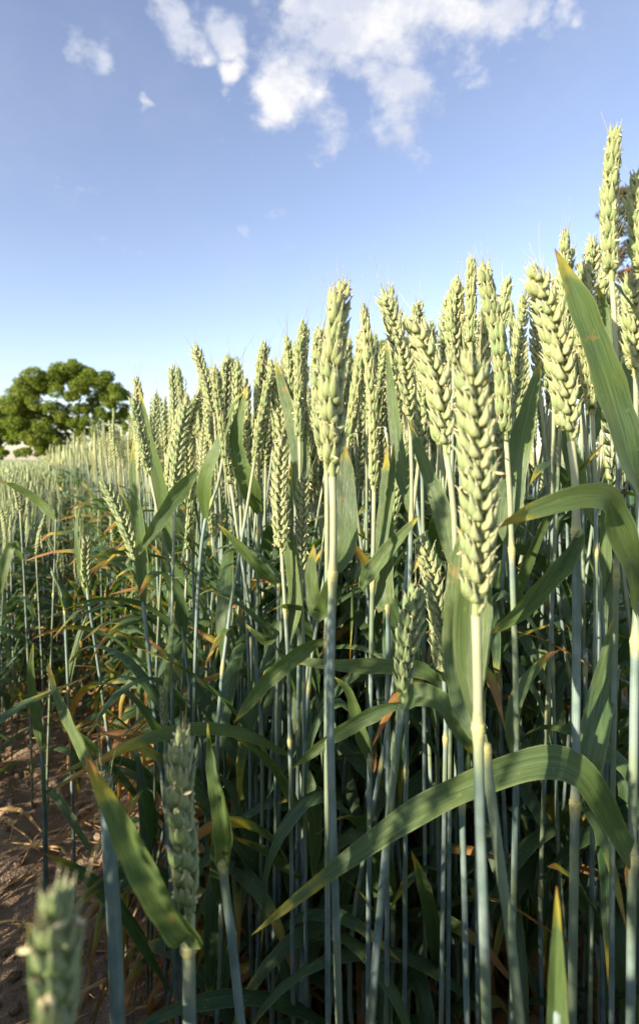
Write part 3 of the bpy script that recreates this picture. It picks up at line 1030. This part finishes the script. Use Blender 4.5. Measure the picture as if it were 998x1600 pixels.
hero('green ear in front at lower left with a yellow-tipped leaf folded across it', 'the green ear at lower left',
     (281, 1150, 296, 1432, .19, 78, 1.0, 4), [(296, 1432, .19), (295, 1500, .19), (296, 1580, .19)],
     [dict(p=[(326, 1458, .185), (300, 1462, .178), (262, 1420, .174), (222, 1350, .172), (180, 1270, .172), (150, 1215, .173), (134, 1180, .174)], w=54, tw=(20, -25), fold=.55, dry=.11, rnd=.5, tp=3.2, bw=.5, n=36,
           label='folded blade with a bright yellow tip')], [(1470, .19)], .55, .0029)
hero('blurred green ear tip very near the lens in the bottom left corner', 'the blurred ear in the bottom left corner',
     (86, 1400, 96, 1655, .09, 80, .62, 3), [(96, 1640, .09), (96, 1670, .09), (96, 1720, .09)],
     [dict(p=[(70, 1640, .12), (52, 1540, .12), (44, 1440, .12)], w=26, tw=(20, 40), dry=.0)], [], .3, .0018)
hero('swollen blue-grey sheath with an ear just emerging, lower left', 'the sheathed ear at lower left',
     (164, 1218, 168, 1275, .235, 30, .55, 0), [(168, 1262, .235), (172, 1340, .233), (178, 1430, .23), (182, 1530, .228)],
     [dict(p=[(168, 1272, .236), (150, 1200, .245), (112, 1130, .262), (88, 1078, .27), (76, 1036, .275)], w=30, tw=(30, 0), fold=.5, dry=.03, rnd=.5)], [], .4, .0036, .0030)
hero('blue-grey stem with a tall folded blade, right of the lower left ear', 'the stem with the folded blade', None,
     [(348, 1350, .26), (352, 1390, .26), (358, 1440, .258), (368, 1520, .255)],
     [dict(p=[(348, 1350, .26), (352, 1290, .26), (340, 1220, .262), (325, 1130, .265)], w=36, tw=(0, 40), fold=.8, dry=-.02, rnd=.1, bw=.6)], [(1352, .26)], .3, .0032, .0020)
hero('leafy shoot with two upright green blades over the bare soil', 'the leafy shoot over the bare soil', None,
     [(66, 1170, .50), (70, 1260, .5), (72, 1400, .5)],
     [dict(p=[(66, 1170, .5), (58, 1110, .5), (50, 1060, .5), (52, 1005, .5)], w=22, tw=(5, 10), rnd=.4),
      dict(p=[(68, 1190, .5), (62, 1190, .5), (28, 1190, .48), (-10, 1210, .46)], w=16, tw=(50, 50), rnd=.3),
      dict(p=[(70, 1240, .5), (85, 1240, .49), (115, 1285, .47), (150, 1345, .45)], w=15, tw=(30, 50), rnd=.1)], [(1175, .5)], .3, .0026)
hero('thin unopened ear with an upright blade at lower left, behind the green ear', 'the thin unopened ear',
     (256, 1075, 258, 1140, .40, 40, .55, 0), [(258, 1140, .4), (262, 1250, .4), (268, 1400, .4), (270, 1440, .4)],
     [dict(p=[(258, 1130, .402), (264, 1060, .405), (268, 1000, .41), (274, 940, .415)], w=18, tw=(20, 40), rnd=.5)], [(1180, .4)], .45, .0020)
hero('plant with two yellow-tipped blades arching left over dry straw', 'the plant with yellow-tipped blades', None,
     [(478, 1200, .40), (476, 1300, .4), (473, 1420, .4)],
     [dict(p=[(472, 1292, .4), (450, 1232, .39), (412, 1180, .375), (350, 1140, .365)], w=22, tw=(20, 10), dry=.08),
      dict(p=[(474, 1378, .4), (450, 1356, .39), (410, 1325, .38), (365, 1308, .37)], w=28, tw=(30, 20), dry=.07, fold=.2),
      dict(p=[(478, 1200, .4), (484, 1230, .39), (492, 1290, .385), (490, 1380, .385)], w=30, tw=(0, 0), rnd=.2)], [(1200, .4)], .3, .0019)
hero('short blurred green shoot tip in front at bottom right', 'the short shoot at bottom right', None,
     [(870, 1580, .16), (869, 1620, .16), (868, 1700, .16)],
     [dict(p=[(869, 1760, .16), (868, 1540, .16), (869, 1440, .16), (869, 1385, .16)], w=46, tw=(10, 20), fold=.9, dry=.04, tp=1.6, rnd=.7)], [], .5, .0020)
hero('leaf-heavy plant with a blade slanting up right below the cream ear', 'the plant with the blade below the cream ear', None,
     [(606, 950, .33), (606, 1100, .33), (604, 1480, .33)],
     [dict(p=[(606, 952, .33), (598, 930, .335), (600, 860, .34), (602, 790, .345), (604, 700, .35)], w=36, tw=(0, 20), fold=.15, rnd=.3, bw=1.0),
      dict(p=[(565, 920, .31), (580, 895, .308), (610, 856, .305), (654, 806, .30)], w=30, tw=(30, 10), fold=.7, rnd=.3, bw=.4)], [(955, .33)], .4, .0018)
hero('stem with a dark blade whose orange tip points up left, centre left', 'the dark blade with an orange tip', None,
     [(436, 915, .42), (434, 1000, .42), (430, 1300, .42)],
     [dict(p=[(432, 925, .42), (400, 880, .41), (372, 850, .405), (340, 818, .40)], w=22, tw=(20, 10), dry=.05),
      dict(p=[(431, 960, .42), (420, 1000, .41), (395, 985, .40), (384, 975, .4)], w=20, tw=(10, 20))], [(925, .42)], .3, .0018)

# ------------------------------------------------------------------ the stand: countable plants, then the mass
rp = random.Random(77)
EDGE_P = np.array((-0.17, 0.74))
EDGE_U = nrm(np.array((-0.475, 0.88)))
EDGE_N = np.array((EDGE_U[1], -EDGE_U[0]))      # points into the tall stand


def sd(x, y):
    return (x - EDGE_P[0]) * EDGE_N[0] + (y - EDGE_P[1]) * EDGE_N[1]


def in_view(x, y, z, mg=30):
    if y < .1:
        return False
    px = CX + x / y * FPX
    py = CY - (z - EYE) / y * FPX
    return -mg < px < 998 + mg and py < 1600


spots = []     # x, y, top height, zone


def jgrid(x0, x1, y0, y1, step, fn):
    y = y0
    while y < y1:
        x = x0
        while x < x1:
            xx, yy = x + rp.uniform(-.5, .5) * step, y + rp.uniform(-.5, .5) * step
            r = fn(xx, yy)
            if r:
                spots.append((xx, yy) + r)
            x += step
        y += step


def tall_near(x, y):
    s = sd(x, y)
    if y < .76:
        s = max(s, (x + .15) * .9)
    if y < .39 or s < rp.uniform(-.05, .05):
        return None
    if abs(x / y) > .68 or s > 1.5:
        return None
    if s > .45 and rp.random() < .86:
        return None
    top = EYE + rp.choice((rp.uniform(.07, .15), rp.uniform(.05, .13), rp.uniform(-.03, .10)))
    if x / y < -.33 and y < .8:
        return None
    if y < 1.0:
        top += .045 * min(1, max(0, (x / y) / .4))
    px = CX + x / y * FPX
    lim = np.interp(px, [0, 80, 160, 230, 300, 400, 500, 740, 950], [712, 696, 664, 622, 558, 545, 500, 425, 345]) + rp.uniform(-14, 40)
    top = min(top, EYE + (CY - lim) / FPX * y)
    return (top, 'tall')


jgrid(-1.3, 1.2, .38, 1.7, .034, tall_near)
jgrid(-1.3, .5, .55, 1.7, .036, lambda x, y: tall_near(x, y) if sd(x, y) < .28 else None)


def tall_far(x, y):
    s = sd(x, y)
    if y < 1.7 or s < rp.uniform(-.06, .06) or s > 1.6 or abs(x / y) > .66:
        return None
    return (EYE + rp.uniform(.01, .15), 'tall')


jgrid(-4.2, 2.8, 1.7, 6.0, .058, tall_far)
jgrid(-9, 0, 6.0, 14.0, .16, lambda x, y: (EYE + rp.uniform(.0, .11), 'tall') if (0 < sd(x, y) < 1.8 and abs(x / y) < .66) else None)


def left_block(x, y):
    s = sd(x, y)
    if s > -.25 + rp.uniform(-.06, .06) or s < -9 or x / y < -.68 or y < .9:
        return None
    return (EYE - rp.uniform(.05, .17), 'short')


jgrid(-2.6, 0, .9, 3.2, .037, left_block)
jgrid(-5.8, 0, 3.2, 8.0, .075, left_block)
jgrid(-13, -1, 8.0, 18.0, .24, left_block)


def path_plants(x, y):
    s = sd(x, y)
    if not (-.27 < s < -.02) or x / y < -.66 or y < .95:
        return None
    if rp.random() < (.85 if y < 1.1 else (.4 if y < 1.4 else .05)):
        return None
    return (rp.uniform(.30, .56), 'path')


jgrid(-2.4, .0, .85, 4.0, .062, path_plants)
jgrid(-6, -.5, 4.0, 9.0, .10, lambda x, y: (EYE - rp.uniform(.05, .2), 'short') if -.30 < sd(x, y) < 0 and x / y > -.68 else None)


# unseen crop round the camera (raised and thickened to shade the lower stems)
def around(x, y):
    s = sd(x, y)
    if y > -.03 and abs(x) < .66 * max(y, 0) + .10:
        return None
    if (s > -.23 and y > -.14) or s > .5 or s < -1.7 or math.hypot(x, y) < .16:
        return None
    if x < -.85 or (x < -.45 and y > .25):
        return (EYE - rp.uniform(.04, .2), 'out') if rp.random() < .33 else None
    return (EYE + rp.uniform(-.03, .085), 'out')


jgrid(-2.0, .3, -1.0, 1.6, .055, around)
jgrid(-.75, .15, -.5, .25, .055, around)
jgrid(.25, 1.0, -.6, .6, .075, lambda x, y: (EYE + rp.uniform(.0, .1), 'out') if (sd(x, y) > -.1 and (y < 0 or abs(x / y) > .68) and x > .2) else None)

vis, mass = [], []
for sp_ in spots:
    x, y, top, zone = sp_
    if zone != 'out' and in_view(x, y, top) and math.hypot(x, y) < 3.2:
        vis.append(sp_)
    else:
        mass.append(sp_)


def rank(sp_):
    x, y, top, zone = sp_
    s = sd(x, y)
    hide = 1.0
    if zone == 'tall':
        hide = 1.0 + max(0, s - .12) * 1.1      # deeper in the stand means better hidden
    if zone == 'short':
        hide = 1.0 + max(0, -s - .6) * 1.0
    return y * hide


vis.sort(key=rank)
NIND = 300 - NPLANT[0]
mass += vis[NIND:]
vis = vis[:NIND]

WORDS = ['first', 'second', 'third', 'fourth', 'fifth', 'sixth', 'seventh', 'eighth', 'ninth', 'tenth', 'eleventh', 'twelfth',
         'thirteenth', 'fourteenth', 'fifteenth', 'sixteenth', 'seventeenth', 'eighteenth', 'nineteenth', 'twentieth']
WORDS += ['twenty-' + q for q in WORDS[:9]] + ['thirtieth'] + ['thirty-' + q for q in WORDS[:9]]
named = {}
for i, (x, y, top, zone) in enumerate(vis):
    t = TPL[rp.randrange(len(TPL))]
    ang = rp.uniform(0, 6.283)
    s = top / t.top
    sxy = rp.uniform(.92, 1.08)
    root = link('wheat_plant', None, None, (x, y, 0))
    root.empty_display_size = .02
    root.rotation_euler = (0, 0, ang)
    root.scale = (sxy, sxy, s)
    tint = rp.uniform(.2, .95) if zone == 'tall' else rp.uniform(.15, .6)
    lt = rp.uniform(-.15, .35)
    link('stem', t.m_stem, root, None, (rp.uniform(0, .5), (1 if zone == 'tall' else .3), 0, 1))
    leafy = zone == 'path' and rp.random() < .45
    if not leafy:
        if y < .66:
            e = link('ear', t.m_rachis, root, None, (.3, 0, 0, 1))
            for k, (p, R, q, tt) in enumerate(t.frames):
                o = link('spikelet', SPK[(k * 3 + i) % 7], e, None, (tint, 0, 0, 1))
                o.matrix_basis = Matrix([[*(R[0] * q), p[0]], [*(R[1] * q), p[1]], [*(R[2] * q), p[2]], [0, 0, 0, 1]])
        else:
            e = link('ear', t.m_ear, root, None, (tint, 0, 0, 1))
        link('awn', t.m_awn, e)
        if zone == 'tall' and rp.random() < .8:
            link('anthers', t.m_anth, e)['kind'] = 'stuff'
    for m in (t.m_leaves[:3] if zone != 'tall' else t.m_leaves):
        link('leaf', m, root, None, (lt, 0, 0, 1))
    if zone == 'tall':
        link('dry_leaf', t.m_dead, root)
    ez = top - .05
    px, py = CX + x / y * FPX, CY - (ez - EYE) / y * FPX
    best = min(LAND, key=lambda q: abs(q[0] - px) + .5 * abs(q[1] - py))
    side = 'left' if px < best[0] else 'right'
    named.setdefault((best[3], side), []).append((abs(px - best[0]), root, leafy))
for (nm, side), lst in named.items():
    lst.sort(key=lambda q: q[0])
    for n, (dx, root, leafy) in enumerate(lst):
        what = 'short leafy shoot' if leafy else 'wheat plant'
        set_thing(root, f"{WORDS[n % len(WORDS)]} {what} behind, counting {side} from {nm}", 'wheat', 'wheat plants')


def crop_mass(name, items, label, seed, dead=True):
    rs = random.Random(seed)
    buckets = {}
    acc = {'stem': [[], [], [], 0], 'ear': [[], [], [], 0], 'leaf': [[], [], [], 0]}
    for (x, y, top, zone) in items:
        t = TPL[rs.randrange(len(TPL))]
        an = rs.uniform(0, 6.283)
        ca, sa = math.cos(an), math.sin(an)
        sz = top / t.top
        R = np.array(((ca, -sa, 0), (sa, ca, 0), (0, 0, 1.0)))
        d = math.hypot(x, y)
        wf = 1.0 if d < 4 else min(2.4, 1.0 + (d - 4) * .12)
        for part in ('stem', 'ear', 'leaf', 'dead'):
            if part == 'dead' and (not dead or d > 1.5 or zone != 'tall'):
                continue
            if part == 'stem' and d > 6:
                continue
            Vt, Tt, At = t.lo[('ear_hi' if d < .78 and zone == 'tall' else ('ear_far' if d > 3.5 or (zone == 'out' and d > .9) else 'ear')) if part == 'ear' else part]
            if part == 'ear' and d > 3.2:
                Tt = Tt[::1]
            Vx = Vt.copy()
            if part == 'ear' and wf > 1:
                m = t.ear_mid
                Vx[:, :2] = (Vx[:, :2] - m[:2]) * wf + m[:2]
            Vx = Vx @ R.T
            Vx[:, 2] *= sz
            Vx[:, 0] += x
            Vx[:, 1] += y
            A = At.copy()
            A[:, 2] += (rs.uniform(.25, .9) if zone == 'tall' else rs.uniform(.25, .7)) if part == 'ear' else rs.uniform(-.1, .4)
            if part == 'leaf' and zone != 'tall':
                A[:, 3] = np.minimum(A[:, 3], .12)
            b = acc['leaf' if part == 'dead' else part]
            b[0].append(Vx)
            b[1].append(Tt + b[3])
            b[2].append(A)
            b[3] += len(Vx)
    Vs, Ts, As, mi, off = [], [], [], [], 0
    for k, part in enumerate(('stem', 'ear', 'leaf')):
        b = acc[part]
        if not b[0]:
            continue
        Vv, Tv, Av = np.concatenate(b[0]), np.concatenate(b[1]), np.concatenate(b[2])
        Vs.append(Vv)
        Ts.append(Tv + off)
        As.append(Av)
        mi.append(np.full(len(Tv), k, dtype=np.int32))
        off += len(Vv)
    me = mesh_np(name, np.concatenate(Vs), np.concatenate(Ts), np.concatenate(As), [M_STEM, M_EAR, M_LEAF])
    me.polygons.foreach_set('material_index', np.concatenate(mi))
    o = link(name, me, None, None, (0, .7, 0, 1))
    o['kind'] = 'stuff'
    o['label'] = label
    o['category'] = 'wheat'
    return o


crop_mass('wheat_crop', [q for q in mass if q[3] == 'tall'], 'dense mass of tall green wheat behind the nearest plants', 1)
crop_mass('wheat_field', [q for q in mass if q[3] in ('short', 'path')], 'bluish green lower wheat stretching away left of the bare strip', 2)
crop_mass('wheat_unseen', [q for q in mass if q[3] == 'out'], 'wheat crop continuing unseen beyond the picture, raised and thickened to shade the lower stems', 3, False)

# distant crop: upright ears standing on a rough sheet of leaves, far out to the trees
M_CANOPY = mat_plain('leaf_canopy', (0.12, 0.16, 0.075), 1.0, 0.0, .3)


def canopy():
    rs = random.Random(9)
    ys = [6.0]
    while ys[-1] < 90:
        ys.append(ys[-1] * 1.03 + .02)
    xs = np.linspace(-.85, .85, 200)
    V, T, A = [], [], []
    for j, y in enumerate(ys):
        for i, u in enumerate(xs):
            x = u * y
            V.append((x, y, EYE - .16 + .06 * noise.noise(Vector((x * 3.1, y * 1.7, 0)))))
            A.append((.5, .5, 0, 0))
    n = len(xs)
    for j in range(len(ys) - 1):
        for i in range(n - 1):
            a = j * n + i
            T.append((a, a + 1, a + n + 1))
            T.append((a, a + n + 1, a + n))
    nsheet = len(T)
    for k in range(9000):
        y = 6.5 * (13.0 ** rs.random())
        x = rs.uniform(-.72, .70) * y
        wd = .008 * max(1.0, y / 5.0)
        top = EYE - rs.uniform(.03, .11)
        bot = top - .12
        o = len(V)
        lx, ly = rs.uniform(-.02, .02), rs.uniform(-.02, .02)
        a0 = rs.uniform(0, 6.28)
        rv = rs.uniform(.3, .95)
        for h, q, al in ((bot, .5, .1), (bot + .05, 1.0, .4), (top - .01, .7, .7)):
            for m in range(3):
                an = a0 + m * 2.094
                f = (h - bot) / .12
                V.append((x + lx * f + wd * q * math.cos(an), y + ly * f + wd * q * math.sin(an), h))
                A.append((al, .2 + .3 * m, rv, .5))
        V.append((x + lx, y + ly, top + .01))
        A.append((1, .5, rv, .5))
        for r in (0, 3):
            for m in range(3):
                m2 = (m + 1) % 3
                T.append((o + r + m, o + r + m2, o + r + 3 + m2))
                T.append((o + r + m, o + r + 3 + m2, o + r + 3 + m))
        for m in range(3):
            T.append((o + 6 + m, o + 6 + (m + 1) % 3, o + 9))
    me = mesh_np('distant_wheat', np.array(V), np.array(T), np.array(A), [M_CANOPY, M_EAR], False)
    mi = np.ones(len(T), dtype=np.int32)
    mi[:nsheet] = 0
    me.polygons.foreach_set('material_index', mi)
    o = link('distant_wheat', me, None, None, (0, 0, 0, 1))
    o['kind'] = 'stuff'
    o['label'] = 'pale sea of wheat tops running out to the oak'
    o['category'] = 'wheat'


canopy()


# ------------------------------------------------------------------ litter of dry straw and loose clods
def litter():
    rs = random.Random(21)
    g = G()
    n = 0
    while n < 2000:
        y = rs.uniform(.5, 2.4)
        x = rs.uniform(-.66 * y, .6 * y)
        s = sd(x, y)
        pr = 1.0 if s > -.06 else (.30 if s > -.2 else .05)
        if rs.random() > pr or s > .7:
            continue
        n += 1
        a = rs.uniform(0, 6.28)
        L = rs.uniform(.04, .17)
        h = np.array((math.cos(a), math.sin(a), 0))
        p = np.array((x, y, soil_h(x, y) + rs.uniform(.002, .012)))
        bow = np.array((-h[1], h[0], 0)) * rs.uniform(-.04, .04)
        hi = rs.uniform(0, .08) if s > -.05 else rs.uniform(0, .012)
        pts = [p, p + h * L * .35 + bow + np.array((0, 0, hi)), p + h * L * .7 + bow * .6 + np.array((0, 0, hi * .8)), p + h * L + np.array((0, 0, rs.uniform(0, hi + .002)))]
        blade(g, pts, rs.uniform(.0015, .0065), 6, np.array((-h[1], h[0], rs.uniform(-.5, .5))), None, (0, rs.uniform(-160, 160)), rs.uniform(.1, .7), 1.0, rs.random(), 3, .08, seed=n)
    o = link('straw_litter', mesh_from('straw_litter', g, M_STRAW))
    o['kind'] = 'stuff'
    o['label'] = 'brown dry straw and dead leaves lying at the foot of the wheat'
    o['category'] = 'straw'
    g = G()
    for k in range(700):
        y = rs.uniform(.5, 2.2)
        s = rs.uniform(-.36, .04)
        p2 = EDGE_P + EDGE_U * ((y - .74) / EDGE_U[1]) + EDGE_N * s
        r = rs.uniform(.002, .008) * (1.6 if rs.random() < .1 else 1)
        cx, cy = p2
        v, f, a = [], [], []
        for i in range(5):
            for j in range(7):
                th, ph = math.pi * (i + .5) / 5, 2 * math.pi * j / 7
                q = r * rs.uniform(.75, 1.2)
                v.append((cx + q * math.sin(th) * math.cos(ph), cy + q * math.sin(th) * math.sin(ph), soil_h(cx, cy) + r * .35 + q * .75 * math.cos(th)))
                a.append((0, 0, 0, 0))
        for i in range(4):
            for j in range(7):
                f.append((i * 7 + j, (i + 1) * 7 + j, (i + 1) * 7 + (j + 1) % 7, i * 7 + (j + 1) % 7))
        f.append(tuple(range(7)))
        g.add(v, f, a)
    o = link('soil_clods', mesh_from('soil_clods', g, M_SOIL))
    o['kind'] = 'stuff'
    o['label'] = 'loose crumbs and clods scattered on the bare soil'
    o['category'] = 'soil'


litter()


# ------------------------------------------------------------------ trees
def tree(name, label, base, trunk_h, r, limbs, clumps, leaf, per, fm, bm, seed, cat='tree', rnd_shift=0.0, flat=.8):
    """clumps = list of (x, y, z, radius) relative to base"""
    rs = random.Random(seed)
    root = link(name, None, None, base)
    set_thing(root, label, cat)
    g = G()
    c = spline([(0, 0, -.2), (r * .3, 0, trunk_h * .4), (-r * .3, r * .2, trunk_h)], 8)
    tube(g, c, np.linspace(r * 1.25, r * .6, 9), 10)
    link('trunk', mesh_from('trunk', g, bm), root)
    for q in range(limbs):
        cl = clumps[rs.randrange(len(clumps))]
        st = c[rs.randint(4, 8)]
        en = np.array(cl[:3])
        md = (st + en) / 2 + np.array((rs.uniform(-.5, .5), rs.uniform(-.5, .5), rs.uniform(-.2, .9)))
        g = G()
        cc = spline([st, md, en], 8)
        tube(g, cc, np.linspace(r * .28, r * .05, 9), 6)
        for k in range(3):
            s0 = cc[rs.randint(3, 7)]
            e0 = s0 + np.array((rs.uniform(-1, 1), rs.uniform(-1, 1), rs.uniform(-.2, 1))) * cl[3]
            tube(g, spline([s0, (s0 + e0) / 2 + np.array((0, 0, .2)), e0], 4), np.linspace(r * .12, r * .03, 5), 4)
        link('limb', mesh_from('limb', g, bm), root)
    V, T, A = [], [], []
    rn = np.random.RandomState(seed)
    for (x, y, z, R_) in clumps:
        m = int(per * R_ * R_)
        d = rn.normal(size=(m, 3))
        d /= np.linalg.norm(d, axis=1)[:, None]
        rr = R_ * rn.uniform(.35, 1.08, m) ** .6
        # knobbly outline: several sub-lobes
        lob = rn.normal(size=(7, 3))
        lob /= np.linalg.norm(lob, axis=1)[:, None]
        k = (d @ lob.T).max(axis=1)
        rr = rr * (.72 + .40 * np.clip((k - .5) / .5, 0, 1))
        p = d * rr[:, None] * np.array((1, 1, flat)) + np.array((x, y, z))
        a = rn.normal(size=(m, 3)) * .8 + d * .6 + np.array((-.25, -.2, .25))
        a /= np.linalg.norm(a, axis=1)[:, None]
        b = np.cross(a, rn.normal(size=(m, 3)))
        b /= np.linalg.norm(b, axis=1)[:, None]
        cdir = np.cross(a, b)
        s = leaf * rn.uniform(.6, 1.4, m)[:, None]
        o = sum(len(q) for q in V)
        V.append(np.stack([p + b * s, p + cdir * s * .6, p - b * s, p - cdir * s * .6], 1).reshape(-1, 3))
        i0 = o + np.arange(m) * 4
        T.append(np.concatenate([np.stack([i0, i0 + 1, i0 + 2], 1), np.stack([i0, i0 + 2, i0 + 3], 1)]))
        rv = np.repeat(np.clip(rn.uniform(0, 1, m) * .6 + rn.uniform(0, .4) + rnd_shift, 0, 1), 4)
        A.append(np.stack([rv * 0, rv * 0, rv, rv * 0], 1))
    link('crown', mesh_np('crown', np.concatenate(V), np.concatenate(T), np.concatenate(A), fm, False), root, None, (0, 0, 0, 1))
    return root


def px_clumps(D, cx, items, depth, seed, grow=1.0, extra=0):
    """clumps given by photo pixel and pixel radius at distance D, relative to the foot of the tree"""
    rs = random.Random(seed)
    bx = (cx - CX) / FPX * D
    items = [(q[0], q[1], q[2] * grow) for q in items]
    items += [(q[0] + rs.uniform(-.7, .7) * q[2], q[1] + rs.uniform(-.7, .7) * q[2], q[2] * rs.uniform(.45, .7)) for q in items for k in range(extra)]
    return [((q[0] - CX) / FPX * D - bx, rs.uniform(-depth, depth), EYE + (CY - q[1]) / FPX * D, q[2] / FPX * D) for q in items]


oak_items = [(112, 583, 16), (108, 578, 12), (124, 578, 11), (94, 580, 11), (92, 584, 15), (132, 582, 15), (150, 590, 15), (72, 592, 15), (166, 600, 15), (180, 612, 14), (192, 622, 10),
             (54, 604, 15), (42, 616, 14), (30, 630, 14), (100, 598, 15), (122, 600, 14), (80, 606, 14), (142, 606, 13), (60, 620, 15),
             (46, 634, 14), (36, 648, 14), (70, 632, 12), (108, 616, 12), (160, 618, 12), (176, 628, 11), (188, 636, 9), (130, 622, 10),
             (56, 648, 13), (28, 662, 13), (46, 664, 13), (66, 650, 10), (60, 668, 12), (84, 672, 13), (98, 664, 11), (90, 684, 11), (36, 676, 11),
             (152, 632, 8), (112, 652, 10), (96, 640, 10), (84, 652, 11), (128, 644, 9), (158, 652, 9), (110, 664, 9), (178, 644, 9), (130, 682, 9), (158, 680, 9), (170, 690, 8), (118, 700, 8), (90, 700, 9), (70, 700, 9), (132, 664, 9), (146, 648, 8), (120, 672, 8), (140, 636, 8), (76, 690, 10), (64, 682, 11), (48, 680, 11), (168, 646, 8), (150, 662, 9), (164, 668, 9), (176, 656, 8), (112, 636, 7), (138, 690, 8), (20, 646, 12), (104, 690, 9)]
D = 70.0
tree('oak_tree', 'large spreading oak with a domed sunlit crown beyond the field', ((122 - CX) / FPX * D, D, 0), 5.0, .5, 8,
     px_clumps(D, 122, oak_items, 3.4, 3, 1.16, 3), .125, 640, M_OAK, M_BARK, 31)
oak2 = [(2, 636, 14), (-16, 640, 16), (12, 652, 14), (-8, 660, 16), (20, 668, 13), (4, 678, 14), (-20, 680, 14), (24, 686, 11), (-34, 655, 16), (38, 690, 9), (-40, 630, 18)]
D2 = 76.0
tree('oak_tree', 'smaller darker tree partly cut by the left frame edge, beside the oak', ((0 - CX) / FPX * D2, D2, 0), 3.6, .4, 6,
     px_clumps(D2, 0, oak2, 3.0, 4, 1.1, 2), .18, 380, M_OAK, M_BARK, 32, rnd_shift=-.15)
hed = [(48, 706, 9), (62, 702, 10), (76, 706, 8), (30, 708, 8), (10, 708, 8), (-10, 706, 10), (70, 698, 8), (56, 694, 7)]
tree('hedge_bush', 'low round green bush at the foot of the oak', ((60 - CX) / FPX * 72, 72, 0), .6, .12, 3, px_clumps(72, 60, hed, 1.2, 6, 1.1, 1), .16, 420, M_OAK, M_BARK, 35, 'bush', .1)
far = [(196, 652, 7), (204, 650, 6), (188, 660, 7), (208, 658, 6), (196, 668, 8), (206, 672, 7), (192, 680, 8), (202, 690, 8)]
tree('field_tree', 'small far tree just right of the oak', ((198 - CX) / FPX * 95, 95, 0), 4.0, .25, 3, px_clumps(95, 198, far, 1.2, 7), .24, 220, M_OAK, M_BARK, 36)
mid_i = [(565, 556, 11), (585, 550, 12), (605, 552, 12), (552, 572, 11), (575, 574, 12), (598, 572, 12), (620, 570, 12), (560, 594, 11), (590, 596, 12), (615, 594, 12),
         (570, 616, 12), (600, 618, 12), (545, 610, 9), (630, 605, 10), (585, 636, 12), (610, 640, 12), (560, 640, 11), (590, 660, 12), (640, 625, 10)]
D3 = 62.0
tree('field_tree', 'leafy tree glimpsed between the ears at the centre', ((590 - CX) / FPX * D3, D3, 0), 6.0, .4, 8, px_clumps(D3, 590, mid_i, 2.6, 8, 1.35, 2), .15, 420, M_OAK, M_BARK, 37)
pin = [(975, 305, 14), (992, 325, 16), (960, 330, 12), (1010, 300, 18), (1005, 350, 17), (972, 358, 12), (948, 372, 11), (930, 392, 10), (990, 384, 14), (1015, 390, 16),
       (916, 412, 9), (905, 430, 8), (940, 412, 10), (968, 405, 10), (996, 420, 13), (925, 440, 9), (955, 440, 10), (982, 450, 11), (1010, 450, 14), (910, 470, 9),
       (940, 476, 9), (970, 486, 10), (1000, 490, 13), (900, 500, 8), (930, 512, 9), (965, 520, 9), (1010, 530, 13), (985, 545, 9), (895, 470, 6), (888, 450, 5)]
D4 = 42.0
tree('pine_tree', 'dark open-crowned pine behind the ears at the right edge', ((1000 - CX) / FPX * D4, D4, 0), 16.0, .34, 16, px_clumps(D4, 1000, pin, 1.8, 9, 1.25, 3), .10, 620, M_PINE, M_PBARK, 38)
print('plants', NPLANT[0], 'vis', len(vis), 'mass', len(mass), 'tris', sum(len(m.polygons) for m in bpy.data.meshes))
